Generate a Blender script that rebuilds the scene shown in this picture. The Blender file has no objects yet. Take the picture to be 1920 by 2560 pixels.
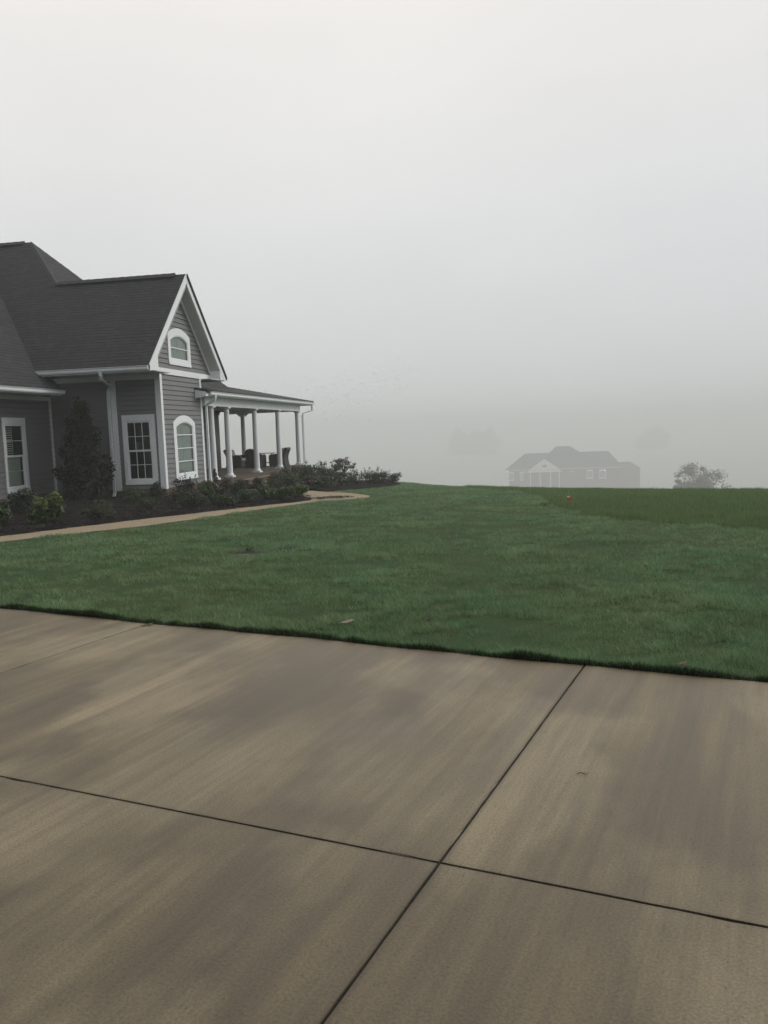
import bpy, math, random
import numpy as np
from mathutils import Vector, Matrix
R=math.radians
rng=np.random.default_rng(7); random.seed(7)
scene=bpy.context.scene
COL=scene.collection

# ---------------------------------------------------------------- helpers
class MB:
    """collects polygons, links them as ONE mesh object"""
    def __init__(s,xf=None): s.v=[];s.f=[];s.xf=xf;s.uv=[]
    def add(s,vs,fs,uvs=None):
        b=len(s.v)
        s.v+= [tuple(s.xf(*p)) if s.xf else tuple(p) for p in vs]
        s.f+= [tuple(b+i for i in f) for f in fs]
        if uvs: s.uv+=uvs
    def box(s,x0,x1,y0,y1,z0,z1):
        s.add([(x0,y0,z0),(x1,y0,z0),(x1,y1,z0),(x0,y1,z0),(x0,y0,z1),(x1,y0,z1),(x1,y1,z1),(x0,y1,z1)],
              [(0,3,2,1),(4,5,6,7),(0,1,5,4),(1,2,6,5),(2,3,7,6),(3,0,4,7)])
    def extr(s,poly,d):
        """poly: list of 3d points, extruded by vector d"""
        n=len(poly); q=[tuple(a+b for a,b in zip(p,d)) for p in poly]
        s.add(list(poly)+q,[tuple(range(n))[::-1],tuple(range(n,2*n))]+[(i,(i+1)%n,n+(i+1)%n,n+i) for i in range(n)])
    def lathe(s,prof,c,n=20,axis=None):
        vs=[];fs=[]
        for r,z in prof:
            for k in range(n):
                a=2*math.pi*k/n; vs.append((c[0]+r*math.cos(a),c[1]+r*math.sin(a),c[2]+z))
        for i in range(len(prof)-1):
            for k in range(n):
                k2=(k+1)%n; fs.append((i*n+k,i*n+k2,(i+1)*n+k2,(i+1)*n+k))
        fs.append(tuple(range(n))[::-1]); fs.append(tuple((len(prof)-1)*n+k for k in range(n)))
        s.add(vs,fs)
    def tube(s,path,rad,n=8):
        """round tube; rad number or list"""
        P=[Vector(p) for p in path]; m=len(P)
        rs=rad if isinstance(rad,(list,tuple)) else [rad]*m
        vs=[];fs=[]
        up=None
        for i in range(m):
            t=(P[min(i+1,m-1)]-P[max(i-1,0)]).normalized()
            ref=Vector((0,0,1)) if abs(t.z)<.9 else Vector((1,0,0))
            a=t.cross(ref).normalized() if up is None else (up-t*up.dot(t)).normalized()
            up=a; b=t.cross(a)
            for k in range(n):
                w=2*math.pi*k/n; vs.append(tuple(P[i]+(a*math.cos(w)+b*math.sin(w))*rs[i]))
        for i in range(m-1):
            for k in range(n):
                k2=(k+1)%n; fs.append((i*n+k,i*n+k2,(i+1)*n+k2,(i+1)*n+k))
        fs.append(tuple(range(n))[::-1]); fs.append(tuple((m-1)*n+k for k in range(n)))
        s.add(vs,fs)
    def rect_sweep(s,path,hx,side):
        """rectangular pipe along path; side = half-vector kept constant, hx = half thickness of the other direction"""
        P=[Vector(p) for p in path]; S=Vector(side); m=len(P); vs=[];fs=[]
        for i in range(m):
            t=(P[min(i+1,m-1)]-P[max(i-1,0)]).normalized(); o=t.cross(S).normalized()*hx
            vs+= [tuple(P[i]+S+o),tuple(P[i]-S+o),tuple(P[i]-S-o),tuple(P[i]+S-o)]
        for i in range(m-1):
            for k in range(4):
                k2=(k+1)%4; fs.append((i*4+k,i*4+k2,(i+1)*4+k2,(i+1)*4+k))
        fs.append((3,2,1,0)); fs.append(tuple((m-1)*4+k for k in range(4)))
        s.add(vs,fs)
    def prof_sweep(s,prof,a,b,out):
        """profile [(o,z)] swept from a to b (level line); o measured along 'out'"""
        a=Vector(a);b=Vector(b);o=Vector(out)
        n=len(prof)
        vs=[tuple(a+o*p+Vector((0,0,q))) for p,q in prof]+[tuple(b+o*p+Vector((0,0,q))) for p,q in prof]
        s.add(vs,[(i,(i+1)%n,n+(i+1)%n,n+i) for i in range(n)]+[tuple(range(n))[::-1],tuple(range(n,2*n))])
    def build(s,name,mat,parent=None,smooth=False,recalc=True,bevel=0):
        me=bpy.data.meshes.new(name); me.from_pydata(s.v,[],s.f)
        if s.uv:
            l=me.uv_layers.new(name='UVMap')
            for i,uv in enumerate(s.uv): l.data[i].uv=uv
        if recalc:
            import bmesh
            bm=bmesh.new(); bm.from_mesh(me); bmesh.ops.recalc_face_normals(bm,faces=bm.faces); bm.to_mesh(me); bm.free()
        me.validate(); me.update()
        if smooth:
            me.polygons.foreach_set('use_smooth',[True]*len(me.polygons))
        me.materials.append(mat)
        o=bpy.data.objects.new(name,me); COL.objects.link(o)
        if parent: o.parent=parent
        if smooth=='auto':
            m=o.modifiers.new('split','EDGE_SPLIT'); m.split_angle=R(38)
        if bevel:
            m=o.modifiers.new('bevel','BEVEL'); m.width=bevel; m.segments=2; m.limit_method='ANGLE'; m.angle_limit=R(40)
        return o
def thing(name,label,cat,loc=(0,0,0),group=None,rz=0):
    o=bpy.data.objects.new(name,None); COL.objects.link(o); o.location=loc; o.rotation_euler=(0,0,rz)
    o.empty_display_size=.1
    tag(o,label,cat,group); return o
def tag(o,label=None,cat=None,group=None,kind=None):
    if label: o['label']=label
    if cat: o['category']=cat
    if group: o['group']=group
    if kind: o['kind']=kind
    return o
def np_mesh(name,verts,nper,mat,parent=None,tint=None,smooth=False):
    """verts (N*nper,3): N separate polygons of nper vertices; tint per polygon -> float attribute"""
    verts=np.asarray(verts,np.float32).reshape(-1,3); nf=len(verts)//nper
    me=bpy.data.meshes.new(name)
    me.vertices.add(len(verts)); me.vertices.foreach_set('co',verts.ravel())
    me.loops.add(len(verts)); me.loops.foreach_set('vertex_index',np.arange(len(verts),dtype=np.int32))
    me.polygons.add(nf); me.polygons.foreach_set('loop_start',np.arange(0,len(verts),nper,dtype=np.int32))
    me.update(calc_edges=True)
    if tint is not None:
        a=me.attributes.new('tint','FLOAT','FACE'); a.data.foreach_set('value',np.asarray(tint,np.float32))
    me.materials.append(mat)
    o=bpy.data.objects.new(name,me); COL.objects.link(o)
    if parent: o.parent=parent
    return o
def vnoise(x,y,seed=0):
    """smooth value noise, numpy"""
    xi=np.floor(x).astype(np.int64); yi=np.floor(y).astype(np.int64); xf=x-xi; yf=y-yi
    def h(a,b):
        n=(a*374761393+b*668265263+seed*1274126177)&0x7fffffff
        n=((n^(n>>13))*1274126177)&0x7fffffff
        return ((n^(n>>16))&0xffff)/65535.
    u=xf*xf*(3-2*xf); v=yf*yf*(3-2*yf)
    return (h(xi,yi)*(1-u)+h(xi+1,yi)*u)*(1-v)+(h(xi,yi+1)*(1-u)+h(xi+1,yi+1)*u)*v

# ---------------------------------------------------------------- materials
def new_mat(name):
    m=bpy.data.materials.new(name); m.use_nodes=True
    nt=m.node_tree; b=nt.nodes['Principled BSDF']
    return m,nt,b
def N(nt,t,**k):
    n=nt.nodes.new(t)
    for a,v in k.items(): setattr(n,a,v)
    return n
def ramp(nt,fac,stops):
    r=N(nt,'ShaderNodeValToRGB'); e=r.color_ramp.elements
    while len(e)<len(stops): e.new(.5)
    for el,(p,c) in zip(e,stops): el.position=p; el.color=(*c,1)
    nt.links.new(fac,r.inputs[0]); return r.outputs[0]
def noise(nt,vec,scale,detail=4,rough=.55,w=None):
    n=N(nt,'ShaderNodeTexNoise'); n.inputs['Scale'].default_value=scale; n.inputs['Detail'].default_value=detail; n.inputs['Roughness'].default_value=rough
    if vec is not None: nt.links.new(vec,n.inputs['Vector'])
    return n.outputs['Fac']
def mapping(nt,vec,sc=(1,1,1),loc=(0,0,0)):
    m=N(nt,'ShaderNodeMapping'); m.inputs['Scale'].default_value=sc; m.inputs['Location'].default_value=loc
    nt.links.new(vec,m.inputs['Vector']); return m.outputs[0]
def mixc(nt,fac,a,b,mode='MIX'):
    m=N(nt,'ShaderNodeMix',data_type='RGBA',blend_type=mode)
    for i,v in ((0,fac),(6,a),(7,b)):
        if isinstance(v,(int,float)): m.inputs[i].default_value=v
        elif isinstance(v,tuple): m.inputs[i].default_value=(*v,1)
        else: nt.links.new(v,m.inputs[i])
    return m.outputs[2]
def bump(nt,b,h,strength,dist=.01):
    n=N(nt,'ShaderNodeBump'); n.inputs['Strength'].default_value=strength; n.inputs['Distance'].default_value=dist
    nt.links.new(h,n.inputs['Height']); nt.links.new(n.outputs[0],b.inputs['Normal'])
def setp(b,col=None,rough=None,spec=None):
    if col is not None: b.inputs['Base Color'].default_value=(*col,1)
    if rough is not None: b.inputs['Roughness'].default_value=rough
    if spec is not None: b.inputs['Specular IOR Level'].default_value=spec
def coord(nt,k='Object'): return N(nt,'ShaderNodeTexCoord').outputs[k]
def wpos(nt): return N(nt,'ShaderNodeNewGeometry').outputs['Position']
def math_(nt,op,a,b=0.):
    n=N(nt,'ShaderNodeMath',operation=op)
    for i,v in enumerate((a,b)):
        if isinstance(v,(int,float)): n.inputs[i].default_value=v
        else: nt.links.new(v,n.inputs[i])
    return n.outputs[0]

def painted(name,col,var=.12,rough=.5,grime=.0):
    m,nt,b=new_mat(name); p=wpos(nt)
    f=noise(nt,p,2.3,5,.6); f2=noise(nt,mapping(nt,p,(6,6,1.0)),3.,4,.6)
    c=mixc(nt,f,tuple(x*(1-var) for x in col),tuple(min(1,x*(1+var)) for x in col))
    if grime: c=mixc(nt,math_(nt,'MULTIPLY',ramp(nt,f2,[(.48,(0,0,0)),(.75,(1,1,1))]),grime),c,(.13,.12,.10))
    nt.links.new(c,b.inputs['Base Color']); setp(b,rough=rough,spec=.35)
    bump(nt,b,noise(nt,p,60,3),.12,.004)
    return m
M={}
M['white']=painted('white_paint',(.70,.735,.77),.06,.45,.10)
M['gutterwhite']=painted('gutter_paint',(.64,.685,.72),.06,.38,.16)
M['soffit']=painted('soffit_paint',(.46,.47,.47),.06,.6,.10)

def siding_mat():
    m,nt,b=new_mat('grey_clapboard'); p=wpos(nt)
    f=noise(nt,mapping(nt,p,(.6,.6,9)),1.7,5,.6); f2=noise(nt,mapping(nt,p,(9,9,60)),3,3,.5)
    c=mixc(nt,f,(.136,.141,.154),(.182,.184,.196)); c=mixc(nt,math_(nt,'MULTIPLY',f2,.35),c,(.120,.122,.130))
    nt.links.new(c,b.inputs['Base Color']); setp(b,rough=.6,spec=.3)
    bump(nt,b,noise(nt,mapping(nt,p,(4,4,40)),6,4),.25,.004); return m
M['siding']=siding_mat()
def shingle_mat():
    m,nt,b=new_mat('asphalt_shingle'); uv=coord(nt,'UV')
    br=N(nt,'ShaderNodeTexBrick'); br.offset=.43; br.offset_frequency=2; br.squash=.75; br.squash_frequency=3
    for k,v in (('Scale',1),('Mortar Size',.006),('Mortar Smooth',.3),('Brick Width',.33),('Row Height',.142)): br.inputs[k].default_value=v
    br.inputs['Color1'].default_value=(.2,.2,.2,1); br.inputs['Color2'].default_value=(1,1,1,1); br.inputs['Mortar'].default_value=(0,0,0,1)
    wob=N(nt,'ShaderNodeVectorMath',operation='ADD')
    nn=N(nt,'ShaderNodeTexNoise'); nn.inputs['Scale'].default_value=1.4; nt.links.new(uv,nn.inputs['Vector'])
    sc=N(nt,'ShaderNodeVectorMath',operation='SCALE'); sc.inputs['Scale'].default_value=.035; nt.links.new(nn.outputs['Color'],sc.inputs[0])
    nt.links.new(uv,wob.inputs[0]); nt.links.new(sc.outputs[0],wob.inputs[1])
    nt.links.new(wob.outputs[0],br.inputs['Vector'])
    big=noise(nt,uv,.55,4,.6); fine=noise(nt,uv,70,2,.6)
    c=mixc(nt,br.outputs['Color'],(.009,.0105,.014),(.033,.036,.043))
    c=mixc(nt,math_(nt,'MULTIPLY',big,.55),c,(.026,.024,.029)); c=mixc(nt,math_(nt,'MULTIPLY',fine,.5),c,(.040,.042,.046))
    # dark butt line of every course, its shadow put into the colour
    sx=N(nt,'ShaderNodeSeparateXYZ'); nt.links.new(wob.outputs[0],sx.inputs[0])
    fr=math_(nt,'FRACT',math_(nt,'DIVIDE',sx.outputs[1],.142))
    edge=math_(nt,'LESS_THAN',fr,.24); butt_shade=math_(nt,'MULTIPLY',edge,math_(nt,'GREATER_THAN',noise(nt,mapping(nt,uv,(4.,7,1)),1.,2),.44))
    c=mixc(nt,math_(nt,'MULTIPLY',butt_shade,.92),c,(.003,.003,.004))
    nt.links.new(c,b.inputs['Base Color']); setp(b,rough=.8,spec=.25)
    h=math_(nt,'ADD',math_(nt,'MULTIPLY',math_(nt,'SUBTRACT',1.,fr),.9),math_(nt,'MULTIPLY',br.outputs['Fac'],-.5))
    h=math_(nt,'ADD',h,math_(nt,'MULTIPLY',fine,.25)); bump(nt,b,h,.7,.012); return m
M['shingle']=shingle_mat()
def simple(name,c1,c2,scale,rough=.8,bs=.3,detail=4,stretch=(1,1,1),spec=.3,bd=.01):
    m,nt,b=new_mat(name); p=mapping(nt,wpos(nt),stretch); f=noise(nt,p,scale,detail,.6)
    nt.links.new(mixc(nt,ramp(nt,f,[(.3,(0,0,0)),(.7,(1,1,1))]),c1,c2),b.inputs['Base Color']); setp(b,rough=rough,spec=spec)
    if bs: bump(nt,b,noise(nt,p,scale*3,4,.65),bs,bd)
    return m
M['dark']=simple('dark_interior',(.010,.014,.014),(.022,.028,.027),2,.9,0)
M['wicker']=simple('dark_wicker',(.010,.010,.010),(.026,.023,.021),55,.6,.6)
M['cushion']=simple('pale_cushion',(.30,.29,.27),(.36,.34,.32),8,.9,.2)
M['metal']=simple('dark_metal',(.020,.019,.018),(.032,.03,.028),9,.45,0)
M['curtain']=simple('sheer_curtain',(.40,.435,.415),(.49,.52,.50),3,.9,0,3,(6,6,1))
M['blind']=simple('white_blind',(.66,.69,.69),(.74,.77,.77),3,.6,0)
M['lampshade']=simple('table_lamp_shade',(.14,.13,.12),(.18,.17,.15),4,.8,0)
def brick_mat(name,c1,c2,mortar,w=.22,h=.075):
    m,nt,b=new_mat(name); uv=coord(nt,'UV')
    p=wpos(nt); s=N(nt,'ShaderNodeSeparateXYZ'); nt.links.new(p,s.inputs[0])
    cb=N(nt,'ShaderNodeCombineXYZ'); nt.links.new(math_(nt,'ADD',s.outputs[0],s.outputs[1]),cb.inputs[0]); nt.links.new(s.outputs[2],cb.inputs[1])
    br=N(nt,'ShaderNodeTexBrick'); nt.links.new(cb.outputs[0],br.inputs['Vector'])
    for k,v in (('Scale',1),('Mortar Size',.006),('Brick Width',w),('Row Height',h)): br.inputs[k].default_value=v
    br.inputs['Color1'].default_value=(*c1,1); br.inputs['Color2'].default_value=(*c2,1); br.inputs['Mortar'].default_value=(*mortar,1)
    c=mixc(nt,math_(nt,'MULTIPLY',noise(nt,p,9,4),.5),br.outputs['Color'],tuple(x*.5 for x in c1))
    nt.links.new(c,b.inputs['Base Color']); setp(b,rough=.85,spec=.2); bump(nt,b,br.outputs['Fac'],-.4,.01); return m
M['brick']=brick_mat('brown_brick',(.105,.070,.052),(.075,.052,.042),(.12,.11,.10))
M['farbrick']=brick_mat('red_brick',(.19,.105,.085),(.155,.09,.075),(.18,.15,.13),.4,.15)
M['porchfloor']=brick_mat('porch_paving',(.085,.072,.060),(.070,.060,.052),(.055,.05,.045),.2,.2)

def glass_mat():
    m=bpy.data.materials.new('window_glass'); m.use_nodes=True; nt=m.node_tree; nt.nodes.clear()
    o=N(nt,'ShaderNodeOutputMaterial'); mx=N(nt,'ShaderNodeMixShader'); t=N(nt,'ShaderNodeBsdfTransparent'); g=N(nt,'ShaderNodeBsdfGlossy')
    t.inputs[0].default_value=(.80,.87,.83,1); g.inputs['Roughness'].default_value=.015; g.inputs['Color'].default_value=(.86,.92,.90,1)
    fr=N(nt,'ShaderNodeFresnel'); fr.inputs[0].default_value=1.5
    bp=N(nt,'ShaderNodeBump'); bp.inputs['Strength'].default_value=.05; bp.inputs['Distance'].default_value=.02
    nt.links.new(noise(nt,wpos(nt),1.6,2),bp.inputs['Height']); nt.links.new(bp.outputs[0],g.inputs['Normal'])
    nt.links.new(math_(nt,'ADD',fr.outputs[0],.005),mx.inputs[0]); nt.links.new(t.outputs[0],mx.inputs[1]); nt.links.new(g.outputs[0],mx.inputs[2]); nt.links.new(mx.outputs[0],o.inputs[0])
    return m
M['glass']=glass_mat()

def leaf_mat(name,dark,light,rough=.5,under=None,spec=.35):
    m,nt,b=new_mat(name)
    a=N(nt,'ShaderNodeAttribute'); a.attribute_name='tint'
    c=ramp(nt,a.outputs['Fac'],[(0,dark),(.72,tuple((x+y)/2 for x,y in zip(dark,light))),(1,light)])
    if under:
        g=N(nt,'ShaderNodeNewGeometry'); c=mixc(nt,math_(nt,'MULTIPLY',g.outputs['Backfacing'],.6),c,under)
    nt.links.new(c,b.inputs['Base Color']); setp(b,rough=rough,spec=spec)
    tr=N(nt,'ShaderNodeBsdfTranslucent'); nt.links.new(c,tr.inputs[0])
    mx=N(nt,'ShaderNodeMixShader'); mx.inputs[0].default_value=.18
    out=nt.nodes['Material Output']; nt.links.new(b.outputs[0],mx.inputs[1]); nt.links.new(tr.outputs[0],mx.inputs[2]); nt.links.new(mx.outputs[0],out.inputs[0])
    return m
LEAF={
 'dark':leaf_mat('dark_shrub_leaf',(.010,.021,.007),(.036,.072,.023)),
 'mid':leaf_mat('green_shrub_leaf',(.015,.034,.010),(.056,.108,.030)),
 'bright':leaf_mat('bright_shrub_leaf',(.022,.046,.012),(.090,.155,.036)),
 'lime':leaf_mat('lime_shrub_leaf',(.014,.034,.008),(.13,.205,.026)),
 'olive':leaf_mat('olive_shrub_leaf',(.020,.030,.012),(.066,.088,.030)),
 'brown':leaf_mat('brown_shrub_leaf',(.018,.017,.010),(.065,.058,.035)),
 'plum':leaf_mat('plum_shrub_leaf',(.010,.009,.010),(.036,.028,.030)),
 'spruce':leaf_mat('spruce_needles',(.008,.016,.012),(.026,.042,.032)),
 'magnolia':leaf_mat('magnolia_leaf',(.005,.013,.005),(.021,.041,.014),.55,(.016,.017,.009),.15),
 'maple':leaf_mat('maple_leaf',(.035,.028,.022),(.095,.080,.060)),
 'fartree':leaf_mat('haze_pale_leaf',(.085,.105,.075),(.19,.215,.165)),  # paled leaves: haze put into the colour so far trees fade
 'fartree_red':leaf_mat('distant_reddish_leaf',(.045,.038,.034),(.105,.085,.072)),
}
M['bark']=simple('bark',(.030,.024,.018),(.065,.052,.042),14,.9,.7,5,(3,3,.6))
M['flower']=simple('white_petal',(.42,.40,.40),(.52,.48,.48),30,.7,0)
M['flowerpink']=simple('pink_petal',(.30,.19,.18),(.36,.24,.22),30,.7,0)

# ---------------------------------------------------------------- terrain
GF=42.8   # depth of the valley floor below the driveway
def terr(x,y):
    x=np.asarray(x,float); y=np.asarray(y,float)
    k=.00168+.0001*np.clip(x,-7,9); t=np.maximum(0,y-10); t1=.08/k
    z=np.where(t<t1,-k*t*t,-k*t1*t1-.16*(t-t1))
    # valley floor, rounded off
    s=4.0; z=-GF+s*np.log1p(np.exp(np.clip((z+GF)/s,-60,30)))
    return -.03+z+GF-s*math.log1p(math.exp(GF/s))
def T(x,y): return float(terr(x,y))
def resample(P,n):
    P=np.array(P,float); d=np.r_[0,np.cumsum(np.linalg.norm(np.diff(P,axis=0),axis=1))]
    s=np.linspace(0,d[-1],n); return np.c_[np.interp(s,d,P[:,0]),np.interp(s,d,P[:,1])]
def smooth_line(P,n,it=2):
    P=np.array(P,float)
    for _ in range(it):
        Q=[P[0]]
        for a,b in zip(P[:-1],P[1:]): Q+= [a*.75+b*.25,a*.25+b*.75]
        P=np.array(Q+[P[-1]])
    return resample(P,n)
MOWN=[(-2.6,34),(-1.23,28.34),(-.28,26.38),(.33,22.16),(.47,18.6),(1.01,15.68),(1.64,14.62),(2.27,13.84),(2.89,13.10),(3.40,12.58),(5.5,10.6),(9,8.0)]
MW=np.array(MOWN)
def in_field(x,y):
    """unmown meadow: beyond the mown edge"""
    yb=np.interp(x,MW[:,0],MW[:,1]); w=.25*np.sin(x*5.1)*np.sin(y*1.7)+.12*np.sin(x*13)
    return (y+w>yb)&(x>-2.6+0*y)
PATH_OUT=[(-12.2,9.6),(-10.2,11.3),(-8.85,12.66),(-8.39,13.30),(-7.84,13.90),(-7.35,14.74),(-6.85,15.78),(-6.41,17.26),(-5.88,18.98),(-5.38,20.64),(-4.82,21.32),(-4.40,22.10),(-4.36,23.08),(-4.82,24.24),(-5.77,25.58),(-6.46,26.0),(-9.9,29.6)]
PATH_IN=[(-12.7,10.2),(-10.6,11.8),(-9.23,13.20),(-8.86,14.06),(-8.41,14.92),(-7.92,15.90),(-7.32,16.88),(-6.75,18.18),(-6.08,19.62),(-5.60,21.2),(-6.05,22.5),(-6.75,23.66),(-9.9,27.0)]
def in_poly(x,y,P):
    P=np.asarray(P); c=np.zeros(np.shape(x),bool); j=len(P)-1
    for i in range(len(P)):
        xi,yi=P[i];xj,yj=P[j]
        c^=((yi>y)!=(yj>y))&(x<(xj-xi)*(y-yi)/(yj-yi+1e-12)+xi); j=i
    return c
pout=smooth_line(PATH_OUT,140); pin=smooth_line(PATH_IN,140)
BED2=[(-6.46,26.0),(-6.31,26.60),(-5.95,27.3),(-5.59,29.38),(-5.36,33.22),(-5.45,36.3),(-6.2,40.0),(-8.0,43.0)]
b2=smooth_line(BED2,90)
NOGRASS=np.r_[pout,[(-9.9,29.6)],[(-30,29.6),(-30,9.6)]]
NOGRASS2=np.r_[b2,[(-30,43)],[(-30,26.0)]]
# driveway frame
DU=np.array((.9656,-.2600)); DV=np.array((.2600,.9656)); DO=np.array((-.35,2.91))
def drv(x,y): return (x-DO[0])*DU[0]+(y-DO[1])*DU[1],(x-DO[0])*DV[0]+(y-DO[1])*DV[1]
def edge_v(u): return 2.69-.05*u+.012*np.sin(u*2.1)+.010*np.sin(u*5.7+1)

def axis(parts):
    out=[]
    for a,b,n in parts: out+=list(np.linspace(a,b,n,endpoint=False))
    return np.array(out+[parts[-1][1]])
def ground_material():
    m,nt,b=new_mat('turf'); p=wpos(nt)
    a=N(nt,'ShaderNodeAttribute'); a.attribute_name='field'
    big=noise(nt,mapping(nt,p,(1,1,.0)),.45,5,.6); mid=noise(nt,mapping(nt,p,(1,1,0)),2.6,4,.6); fine=noise(nt,p,38,4,.7)
    c=mixc(nt,ramp(nt,big,[(.35,(0,0,0)),(.65,(1,1,1))]),(.030,.070,.028),(.045,.070,.024))
    c=mixc(nt,math_(nt,'MULTIPLY',ramp(nt,mid,[(.45,(0,0,0)),(.75,(1,1,1))]),.5),c,(.070,.080,.036))
    fld=mixc(nt,mid,(.060,.105,.030),(.082,.120,.038))
    c=mixc(nt,a.outputs['Fac'],c,fld)
    c=mixc(nt,math_(nt,'MULTIPLY',ramp(nt,fine,[(.4,(0,0,0)),(.7,(1,1,1))]),.6),c,mixc(nt,.5,c,(.012,.018,.008)))
    sy=N(nt,'ShaderNodeSeparateXYZ'); nt.links.new(p,sy.inputs[0])   # valley ground coloured pale, haze painted in to even out the horizon
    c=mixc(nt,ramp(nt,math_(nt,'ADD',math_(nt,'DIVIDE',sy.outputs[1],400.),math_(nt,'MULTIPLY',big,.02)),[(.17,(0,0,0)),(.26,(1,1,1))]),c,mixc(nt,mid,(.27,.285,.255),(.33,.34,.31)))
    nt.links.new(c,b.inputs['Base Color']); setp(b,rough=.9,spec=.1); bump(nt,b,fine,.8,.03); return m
xs=axis([(-4000,-1100,10),(-1100,-200,12),(-200,-60,14),(-60,-16,22),(-16,16,128),(16,60,30),(60,200,14),(200,1100,12),(1100,4000,10)])
ys=axis([(-4000,-1100,8),(-1100,-100,10),(-100,-8,12),(-8,46,180),(46,150,40),(150,400,20),(400,1100,12),(1100,4000,10)])
X,Y=np.meshgrid(xs,ys); Z=terr(X,Y)
und=.035*(vnoise(X*.35,Y*.35,3)-.5)*np.clip((Y-7)/6,0,1)
Z=Z+und*(np.abs(X)<60)
def ground_z(x,y,lumpy=False):
    x=np.asarray(x,float);y=np.asarray(y,float)
    if lumpy: return ground_z(x,y)+.045*(vnoise(x*1.7,y*2.1,61)-.5)+.03*(vnoise(x*4.1,y*5.,62)-.5)
    return terr(x,y)+.035*(vnoise(x*.35,y*.35,3)-.5)*np.clip((y-7)/6,0,1)
nx,ny=len(xs),len(ys)
V=np.stack([X,Y,Z],-1).reshape(-1,3)
I=np.arange(nx*ny).reshape(ny,nx)
F=np.stack([I[:-1,:-1],I[:-1,1:],I[1:,1:],I[1:,:-1]],-1).reshape(-1,4)
me=bpy.data.meshes.new('ground'); me.from_pydata(V.tolist(),[],F.tolist())
fa=me.attributes.new('field','FLOAT','POINT'); fa.data.foreach_set('value',in_field(V[:,0],V[:,1]).astype(np.float32))
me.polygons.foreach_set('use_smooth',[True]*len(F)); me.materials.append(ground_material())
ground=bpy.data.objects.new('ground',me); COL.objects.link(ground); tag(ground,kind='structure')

# ---------------------------------------------------------------- driveway
def concrete():
    m,nt,b=new_mat('brushed_concrete'); p=coord(nt,'Object')
    st=noise(nt,mapping(nt,p,(9,.55,1)),1.0,5,.62)           # broom streaks along the slab
    st2=noise(nt,mapping(nt,p,(2.4,.38,1),(3,1,0)),1.0,5,.6) # wide damp bands
    pa=noise(nt,mapping(nt,p,(.9,.55,1),(7,2,0)),1.0,4,.55)
    fine=noise(nt,p,95,5,.8); mid=noise(nt,p,11,5,.7)
    c=mixc(nt,ramp(nt,st2,[(.38,(0,0,0)),(.62,(1,1,1))]),(.096,.0768,.0450),(.156,.127,.0765))
    c=mixc(nt,math_(nt,'MULTIPLY',ramp(nt,pa,[(.46,(0,0,0)),(.56,(1,1,1))]),.46),c,(.288,.243,.155))
    pb=noise(nt,mapping(nt,p,(7.5,.45,1),(11,4,0)),1.,6,.55)
    c=mixc(nt,.9,c,ramp(nt,pb,[(.38,(.86,.855,.85)),(.50,(1,1,1)),(.62,(1.13,1.13,1.11))]),'MULTIPLY')
    st3=noise(nt,mapping(nt,p,(34,.5,1),(2,9,0)),1.,4,.6)
    c=mixc(nt,.8,c,ramp(nt,st3,[(.36,(.91,.91,.905)),(.50,(1,1,1)),(.64,(1.08,1.08,1.07))]),'MULTIPLY')
    c=mixc(nt,math_(nt,'MULTIPLY',ramp(nt,st,[(.45,(0,0,0)),(.60,(1,1,1))]),.30),c,(.083,.066,.040))
    c=mixc(nt,math_(nt,'MULTIPLY',ramp(nt,noise(nt,mapping(nt,p,(.42,.34,1),(1.3,5.2,0)),1.,3),[(.48,(0,0,0)),(.66,(1,1,1))]),.40),c,(.070,.056,.037))
    c=mixc(nt,math_(nt,'MULTIPLY',ramp(nt,mid,[(.5,(0,0,0)),(.8,(1,1,1))]),.25),c,(.062,.050,.034))
    sp_=N(nt,'ShaderNodeSeparateXYZ'); nt.links.new(p,sp_.inputs[0])
    for ax in (0,1):   # dirt along the joints
        dj=math_(nt,'ABSOLUTE',math_(nt,'SUBTRACT',math_(nt,'FRACT',math_(nt,'ADD',math_(nt,'DIVIDE',sp_.outputs[ax],3.82 if ax==0 else 3.8),.5)),.5))
        if ax==1: dj=math_(nt,'ADD',dj,math_(nt,'MULTIPLY',math_(nt,'GREATER_THAN',sp_.outputs[1],1.5),1.))
        wl=(.0022,.0054) if ax==0 else (.0016,.0046)
        c=mixc(nt,math_(nt,'MULTIPLY',ramp(nt,math_(nt,'ADD',dj,math_(nt,'MULTIPLY',math_(nt,'SUBTRACT',mid,.35),.0050)),[(wl[0],(1,1,1)),(wl[1],(0,0,0))]),.64),c,(.020,.014,.009))
    gr=ramp(nt,fine,[(.34,(.45,.45,.44)),(.5,(1,1,1)),(.66,(1.45,1.43,1.38))])
    c=mixc(nt,.75,c,gr,'MULTIPLY')
    vo=N(nt,'ShaderNodeTexVoronoi'); vo.inputs['Scale'].default_value=38; nt.links.new(p,vo.inputs['Vector'])
    sp=math_(nt,'MULTIPLY',math_(nt,'LESS_THAN',vo.outputs['Distance'],.13),math_(nt,'GREATER_THAN',mid,.56))
    c=mixc(nt,math_(nt,'MULTIPLY',sp,.7),c,(.04,.034,.027))
    nt.links.new(c,b.inputs['Base Color'])
    nt.links.new(ramp(nt,st2,[(.3,(.44,.44,.44)),(.7,(.56,.56,.56))]),b.inputs['Roughness']); b.inputs['Specular IOR Level'].default_value=.46
    h=math_(nt,'ADD',math_(nt,'MULTIPLY',fine,.5),math_(nt,'MULTIPLY',noise(nt,mapping(nt,p,(120,2,1)),1.,3),.4))
    bump(nt,b,h,.45,.004); return m
mb=MB(); g=.0052; bv=.004; rr=random.Random(3)
us=[-15.28,-11.46,-7.64,-3.82,0,3.82,7.64,11.46]; vs_=[-11.4,-7.6,-3.8,0,None]
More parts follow.
